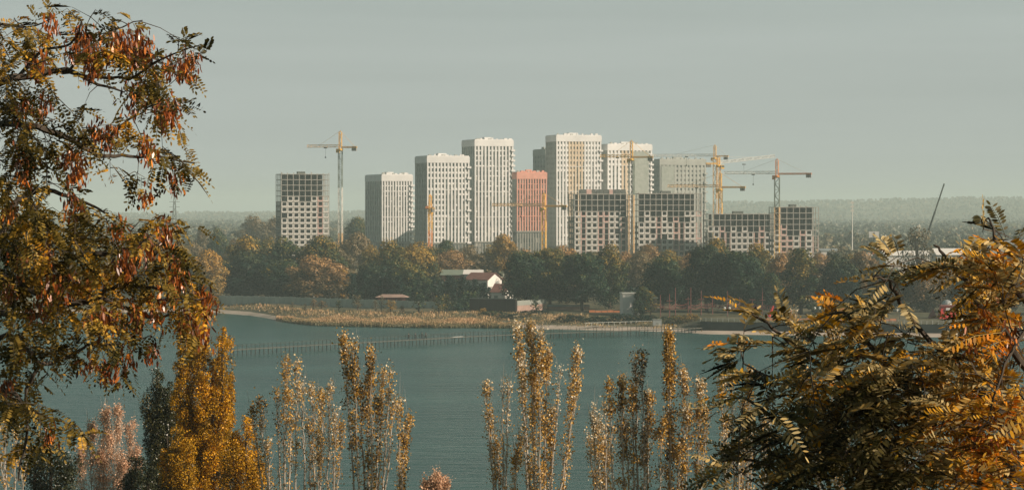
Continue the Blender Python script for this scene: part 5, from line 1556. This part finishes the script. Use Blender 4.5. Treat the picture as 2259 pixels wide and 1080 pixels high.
blobsR = [(2180, 490, 26, .5), (2225, 500, 26, .5), (2205, 545, 34, .8), (2250, 570, 40, 1.0), (2140, 560, 40, .9), (2080, 555, 34, .7), (2180, 600, 45, 1.), (2110, 605, 40, .9), (2230, 650, 50, 1.2), (2160, 660, 45, 1.1), (2060, 590, 30, .5),
          (1985, 580, 30, .5), (1945, 605, 28, .5), (1985, 620, 26, .4), (2100, 700, 24, .6), (2150, 730, 45, 1.0), (2230, 740, 50, 1.2), (1990, 680, 36, .7), (1940, 700, 34, .7), (2020, 700, 30, .7),
          (1680, 690, 30, .5), (1660, 700, 20, .4), (1720, 720, 34, .7), (1770, 745, 36, .8), (1700, 760, 30, .7), (1650, 775, 34, .6), (1840, 710, 34, .7), (1880, 720, 34, .8), (1930, 740, 40, .9), (1990, 745, 38, .9), (2050, 750, 36, .9), (2100, 790, 44, 1.),
          (1640, 800, 26, .4), (1740, 800, 34, .7), (1800, 790, 30, .6), (1850, 780, 34, .8), (1900, 800, 42, 1.), (1960, 810, 44, 1.), (2030, 820, 46, 1.), (2170, 820, 50, 1.1), (2240, 840, 50, 1.2),
          (1650, 850, 36, .7), (1700, 850, 36, .7), (1760, 860, 42, .9), (1830, 860, 46, 1.), (1900, 870, 50, 1.1), (1970, 880, 50, 1.1), (2040, 890, 50, 1.1), (2110, 880, 50, 1.1), (2190, 900, 50, 1.1), (2250, 920, 45, 1.1),
          (1630, 905, 34, .7), (1690, 910, 42, .8), (1760, 930, 48, 1.), (1840, 940, 50, 1.2), (1910, 950, 52, 1.3), (1990, 960, 54, 1.3), (2070, 960, 54, 1.3), (2150, 970, 52, 1.2), (2230, 990, 50, 1.1),
          (1640, 985, 40, .8), (1700, 990, 46, .9), (1780, 1010, 50, 1.2), (1860, 1030, 54, 1.4), (1940, 1040, 54, 1.4), (2020, 1050, 54, 1.4), (2100, 1050, 54, 1.3), (2180, 1060, 50, 1.2), (2250, 1060, 50, 1.1),
          (1630, 1050, 44, .8), (1710, 1070, 50, 1.), (1790, 1090, 50, 1.2)]


blobsR = [(a, b + (22 if b < 640 and a > 2040 else (8 if b < 640 else 0)), c, d * (.68 if a < 1800 else 1)) for a, b, c, d in blobsR if (a, b) != (2100, 700)]


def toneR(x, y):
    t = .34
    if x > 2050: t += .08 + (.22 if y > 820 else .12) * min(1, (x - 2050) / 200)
    if 1750 < x < 2080 and y > 880: t -= .14  # shadow low in the crown put into the leaf tone
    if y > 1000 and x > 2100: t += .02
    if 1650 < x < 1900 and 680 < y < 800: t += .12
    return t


podsR = [(2190, 620, 20, 2), (2150, 760, 20, 2), (2230, 720, 20, 3), (1900, 790, 20, 1), (2200, 950, 30, 4), (2140, 980, 30, 3), (2240, 1010, 20, 3), (2100, 1000, 20, 2), (2180, 700, 20, 2)]
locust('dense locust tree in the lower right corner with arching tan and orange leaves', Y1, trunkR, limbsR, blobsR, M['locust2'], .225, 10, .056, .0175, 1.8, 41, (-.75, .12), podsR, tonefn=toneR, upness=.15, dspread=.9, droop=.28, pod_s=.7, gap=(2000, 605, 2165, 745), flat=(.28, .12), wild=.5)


# ------------------------------------------------------------------ foreground poplars
def lombardy(label, stems, Y, mat, size=.065, per=1.0, seed=1, name='lombardy_poplar', density=900, bark='bark'):
    """stems: (tip px, tip py, half width px, bottom py, bottom px)"""
    r = random.Random(seed)
    bx = XX(sum(s[4] for s in stems) / len(stems), Y); zb = near_h(Y)
    e = empty(name, (bx, Y, zb), 0, label, 'tree', 'poplars below the viewpoint')
    org = np.array([bx, Y, zb])
    lobes = []
    tb_ = MB()
    tb_.tube([(0, 0, -.4), (0, 0, 3), (0, 0, 7)], [.28, .22, .12], 8)
    for (tx, ty, hw, by, bpx) in stems:
        n = max(5, int((by - ty) / (hw * .55)))
        dY = r.uniform(-.6, .6)
        pt = []
        for i in range(n):
            t = (i + .3) / n
            px = tx + (bpx - tx) * t ** 1.2 + r.gauss(0, hw * .12); py = ty + (by - ty) * t
            rr = hw * (.42 + .66 * min(1, t * 4.2) - .1 * max(0, t - .6)) * r.uniform(.7, 1.25) * (1 + .22 * math.sin(i * 1.7 + tx))
            c = at(px, py, Y + dY + r.uniform(-.3, .3))
            rad = rr / F * Y
            for q in range(4):
                a = r.uniform(0, 6.283); off = rad * .55
                lobes.append((c.x - org[0] + math.cos(a) * off, c.y - org[1] + math.sin(a) * off, c.z - org[2] + r.uniform(-.25, .25) * rad, rad * .55, rad * .55, rad * .8))
            pt.append(Vector((c.x - org[0], c.y - org[1], c.z - org[2])))
        pt = pt[::-1]
        low = pt[0]
        tb_.tube([(0, 0, 1.0), (low.x * .6, low.y * .6, low.z * .5)] + pt[::3] + [pt[-1]], [.12, .09] + [.07 * (1 - i / (len(pt[::3]) + 1)) + .008 for i in range(len(pt[::3]))] + [.006], 5)
        # crown down to near the ground so that it stands as a whole tree
        wz = rad
        for k in range(int(max(0, low.z - 2.2) / .8)):
            z = low.z - .4 - k * .8
            f = 1 - k * .06
            lobes.append((low.x * (z / low.z) + r.gauss(0, .15), low.y * (z / low.z) + r.gauss(0, .15), z, wz * f, wz * f, .7))
    v, t = blob_cards(lobes, density * .14 * per, size, HEX * [1, .85], .42, .16, .5, jitter=.20)
    link('crown', np_mesh('poplar_crown', v, 6, mat, t), e); tb_.build('trunk', M[bark], e)
    print('lombardy', len(v))
    return e


lombardy('tall golden poplar below the locust twigs, the thickest of the left poplars', [(425, 678, 21, 1120, 422), (448, 696, 17, 1120, 444), (494, 726, 24, 1120, 478), (398, 745, 17, 1120, 402), (468, 800, 20, 1120, 462), (508, 820, 15, 1120, 492), (415, 860, 20, 1120, 418), (440, 900, 22, 1120, 440)], 112, M['lombardy'], seed=2)
lombardy('dark narrow poplar left of the tall golden poplar', [(346, 818, 27, 1120, 352), (374, 845, 21, 1120, 370), (338, 890, 28, 1120, 346), (362, 900, 24, 1120, 362)], 115, M['lombardy_d'], seed=3)
lombardy('short golden poplar at the right foot of the tall golden poplar', [(542, 925, 32, 1130, 545), (516, 955, 24, 1130, 520), (562, 985, 20, 1130, 566)], 108, M['lombardy'], seed=4)
lombardy('small olive gold poplar in front of the dark narrow poplar', [(392, 952, 26, 1130, 395), (372, 990, 22, 1130, 378), (416, 1000, 18, 1130, 415)], 104, M['lombardy'], seed=5)
lombardy('dark bushy tree at the bottom left under the locust leaves', [(110, 965, 40, 1140, 112), (75, 990, 36, 1140, 80), (145, 1000, 30, 1140, 145)], 100, M['lombardy_d'], seed=6, name='dark_tree', density=600)
lombardy('low dark bush at the foot of the pink leaved tree', [(297, 1010, 26, 1130, 297), (325, 1035, 20, 1130, 325)], 102, M['lombardy_d'], seed=7, name='dark_bush')


def silver_poplar(label, stems, Y, seed, leafy=1.0, tone0=.5, name='white_poplar', base_px=None, size=.062, wisp=.25, mat='silver', stem_r=.042, conv=.3):
    """stems: (tip px, tip py, spread px, top_tone, dens); thin pale stems with loose leaf clumps"""
    r = random.Random(seed); g = np.random.default_rng(seed)
    bpx = base_px or sum(s[0] for s in stems) / len(stems)
    bx = XX(bpx, Y); zb = near_h(Y)
    e = empty(name, (bx, Y, zb), 0, label, 'tree', 'poplars below the viewpoint')
    org = Vector((bx, Y, zb))
    wood = MB(); ct = ZZ(1200, Y) - zb; wood.tube([(0, 0, -.4), (.05, 0, ct * .5), (0, 0, ct + .5)], [.22, .16, .09], 8)
    C, Tn = [], []
    for (tx, ty, sp, tt, dens) in stems:
        dY = r.uniform(-1.2, 1.2)
        tip = at(tx, ty, Y + dY) - org
        # stems spread from a crotch well below the frame
        cz = ZZ(r.uniform(1150, 1250), Y) - org.z
        cro = Vector((r.uniform(-.12, .12) + conv * tip.x, r.uniform(-.15, .15), cz))
        pts = []
        bow = r.uniform(.72, .95)
        n = 14
        for i in range(n + 1):
            t = i / n
            x = cro.x + (tip.x - cro.x) * (t ** bow); y = cro.y + (tip.y - cro.y) * t
            pts.append(Vector((x + r.gauss(0, .02), y + r.gauss(0, .02), cro.z + (tip.z - cro.z) * t)))
        wood.tube(pts, [stem_r * (1 - .93 * i / n) + .004 for i in range(n + 1)], 5)
        H = tip.z - cro.z
        # leaf clumps along the stem and short upward side shoots
        nc = int(H / .17)
        for i in range(nc):
            t = .12 + .88 * (i + r.random()) / nc
            if t < .75 and mat == 'silver' and math.sin(i * 1.1 + tx) * .5 + .5 < .52 - .32 * (t > .5): continue
            f = t * n; k = min(n - 1, int(f)); c = pts[k].lerp(pts[k + 1], f - k)
            wid = sp / F * Y * (1.1 - .75 * t ** 2) * r.uniform(.3, 1)
            a = r.uniform(0, 6.283)
            up = r.uniform(.2, .7)
            q = c + Vector((math.cos(a) * wid, math.sin(a) * wid, up))
            if q.z > tip.z: q.z = tip.z - .05
            wood.tube([c, c.lerp(q, .5) + Vector((0, 0, -.05)), q], [.008, .006, .003], 3, cap=False)
            m_ = g.integers(6, 44) * dens * leafy * (1.7 if t > .7 else 1)
            m_ = max(2, int(m_ * (2.4 if mat == 'pink' else 1.25)))
            if r.random() < .25: m_ = m_ // 3 + 1
            cen = np.array(tuple(c.lerp(q, .7)))
            C.append(cen + g.normal(size=(m_, 3)) * [.085, .085, .15])
            bt = tone0 + tt * (1 if t > .5 else .4) + r.gauss(0, .10)
            if t > .93: bt += .25
            Tn.append(bt + g.normal(size=m_) * .14)
        # bare wisps
        for i in range(int(6 * wisp * H)):
            t = r.uniform(.35, .95); f = t * n; k = min(n - 1, int(f)); c = pts[k].lerp(pts[k + 1], f - k)
            a = r.uniform(0, 6.283); l_ = r.uniform(.5, 1.3)
            wood.tube([c, c + Vector((math.cos(a) * .12, math.sin(a) * .12, l_ * .5)), c + Vector((math.cos(a) * .2, math.sin(a) * .2, l_))], [.009, .006, .003], 3, cap=False)
    C = np.concatenate(C); Tn = np.clip(np.concatenate(Tn), 0, 1); n = len(C)
    Nn = unit(g.normal(size=(n, 3)) + [0.2, -.4, .3]); U = unit(np.cross(Nn, g.normal(size=(n, 3)))); V = np.cross(Nn, U)
    s = size * (.6 + .7 * g.random(n))[:, None]
    link('crown', np_mesh('silver_crown', cards(C, U * s, V * s * .85, HEX), 6, M[mat], Tn), e)
    wood.build('trunk', M['bark_pale'], e)
    print('silver', n)
    return e


silver_poplar('sparse white stemmed poplar right of the short golden poplar', [(572, 880, 16, -.15, .9), (556, 900, 14, -.25, .7), (592, 975, 14, 0, .5), (630, 788, 14, .0, .9), (612, 860, 20, -.3, .5), (655, 795, 8, .1, .6), (645, 870, 18, 0, .7)], 92, 11, base_px=625, conv=.5)
silver_poplar('nearly bare pale poplar between the two leafy white poplars', [(688, 850, 16, .25, .6), (712, 862, 16, .15, .8), (740, 905, 14, .2, .7), (665, 850, 14, .3, .4), (700, 950, 18, .1, .8), (728, 850, 10, .2, .6), (755, 930, 12, 0, .6), (680, 930, 18, .1, .7)], 96, 12, base_px=712, wisp=.6, conv=.6)
silver_poplar('leafy gold white poplar with twin tips, left of the wide water gap', [(757, 742, 12, .0, 1.4), (780, 757, 12, -.02, 1.5), (818, 775, 15, -.03, 1.5), (812, 830, 18, -.05, 1.4), (845, 820, 10, .15, .7), (860, 815, 10, .2, .5), (835, 880, 14, .05, .9), (792, 850, 16, -.05, .9), (870, 880, 10, .2, .5)], 90, 13, base_px=818, conv=.4)
silver_poplar('thin golden poplar leaning right at the edge of the wide water gap', [(882, 885, 10, .1, .7), (903, 920, 12, -.05, 1.5), (895, 960, 12, -.05, 1.3), (888, 1010, 10, 0, 1)], 93, 14, base_px=872)
silver_poplar('tall sparse poplar in the middle, with the highest tips in front of the footbridge', [(1140, 714, 10, .1, 1.2), (1170, 718, 12, -.02, 1.8), (1192, 732, 9, .0, 1.1), (1210, 772, 12, -.02, 1.9), (1238, 810, 8, .3, .3), (1277, 768, 12, -.02, 1.5), (1275, 830, 14, 0, 1.0), (1180, 830, 16, 0, 1.1), (1150, 800, 14, .1, .7), (1220, 900, 16, .0, 1)], 88, 15, base_px=1190, wisp=.3, conv=.35)
silver_poplar('low sparse poplar left of the tall middle poplar, brownish side branches', [(1072, 850, 8, .1, .7), (1080, 920, 16, -.1, 1.2), (1098, 970, 16, -.1, 1.2), (1120, 838, 10, .3, .4), (1108, 850, 8, .3, .15), (1150, 960, 14, 0, 1.2), (1140, 1000, 14, 0, 1.2)], 91, 16, base_px=1115, wisp=.5)
silver_poplar('dense brown gold poplar with many stems, its single thick plume highest', [(1474, 738, 15, -.05, 2.8), (1478, 775, 17, -.05, 2.2), (1370, 832, 18, -.05, 1.6), (1345, 845, 14, .05, .9), (1400, 780, 10, -.3, .6), (1417, 775, 10, -.35, .6), (1395, 850, 20, -.05, 1.4), (1430, 870, 20, 0, 1.2), (1510, 820, 12, .1, 1.2),
                                                                      (1545, 845, 14, .15, 1.6), (1560, 900, 14, .0, 1.3), (1520, 900, 20, 0, 1.3), (1460, 930, 22, 0, 1.3), (1380, 930, 22, 0, 1.4), (1420, 960, 20, .05, 1.2), (1500, 980, 20, 0, 1.3)], 90, 17, base_px=1455, leafy=1.1, wisp=.4, conv=.85)
silver_poplar('pale thin poplar left of the dense brown gold poplar', [(1308, 900, 12, .25, .6), (1318, 925, 12, .1, .9), (1300, 960, 14, .1, .8), (1335, 890, 10, .3, .5), (1330, 970, 16, 0, 1.2), (1345, 1000, 14, 0, 1.2)], 94, 18, base_px=1335, wisp=.5)
silver_poplar('pale silver tipped poplar seen through the left fringe of the right locust tree', [(1592, 830, 14, .3, .8), (1612, 828, 12, .3, .8), (1640, 880, 16, .15, 1.), (1660, 900, 16, .1, 1.), (1600, 920, 18, .1, .9), (1690, 930, 16, .1, 1.), (1630, 970, 16, .1, 1), (1655, 820, 10, .0, .8)], 93, 19, base_px=1635, wisp=.4, conv=.7)
silver_poplar('thin silver poplar tip between the right locust sprays, before the quay', [(1828, 712, 14, .15, 1.2), (1845, 740, 12, .1, 1.1), (1850, 690, 8, -.1, .9), (1752, 690, 9, .1, .8), (1760, 760, 9, 0, .9), (2110, 710, 12, .35, .7), (2120, 740, 12, .3, .7)], 97, 20, base_px=1860, wisp=.3)
silver_poplar('white stemmed bare poplar in the bottom left corner', [(12, 900, 14, .1, .5), (38, 930, 14, .1, .5), (60, 960, 14, .0, .6), (-10, 940, 14, 0, .5)], 93, 22, base_px=25, wisp=.5)
silver_poplar('pale pink low tree top at the bottom edge in the wide water gap', [(962, 1045, 20, 0, 1.4), (980, 1062, 18, 0, 1.2), (940, 1065, 14, 0, 1.2), (965, 1055, 24, 0, 1.4)], 94, 23, base_px=962, mat='pink', name='pink_tree')
# pink leaved tree lower left
silver_poplar('pink leaved feathery tree left of the dark narrow poplar', [(230, 905, 30, 0, 2.2), (262, 900, 30, .1, 2.0), (200, 940, 30, 0, 2.2), (290, 935, 24, 0, 1.6), (180, 985, 26, 0, 2), (250, 960, 34, 0, 2.4), (220, 1000, 34, 0, 2.4), (300, 990, 24, 0, 1.8), (270, 1020, 30, 0, 2.2)], 105, 24, base_px=240, mat='pink', name='pink_tree', size=.045, wisp=1.0, conv=.85, stem_r=.02)

# ------------------------------------------------------------------ haze
m = bpy.data.materials.new('haze_air'); m.use_nodes = True
nt_ = m.node_tree; nt_.nodes.clear()
pv = nt_.nodes.new('ShaderNodeVolumePrincipled'); pv.inputs['Color'].default_value = HAZE_COLOR; pv.inputs['Density'].default_value = HAZE_DENSITY; pv.inputs['Anisotropy'].default_value = 0.0
mo = nt_.nodes.new('ShaderNodeOutputMaterial'); nt_.links.new(pv.outputs[0], mo.inputs['Volume'])
mb = MB(); mb.box(-6500, 6500, -120, 15500, -2.6, 118)
o = mb.build('haze', m); tag(o, 'pale autumn haze over the lake and plain', 'haze', kind='stuff')
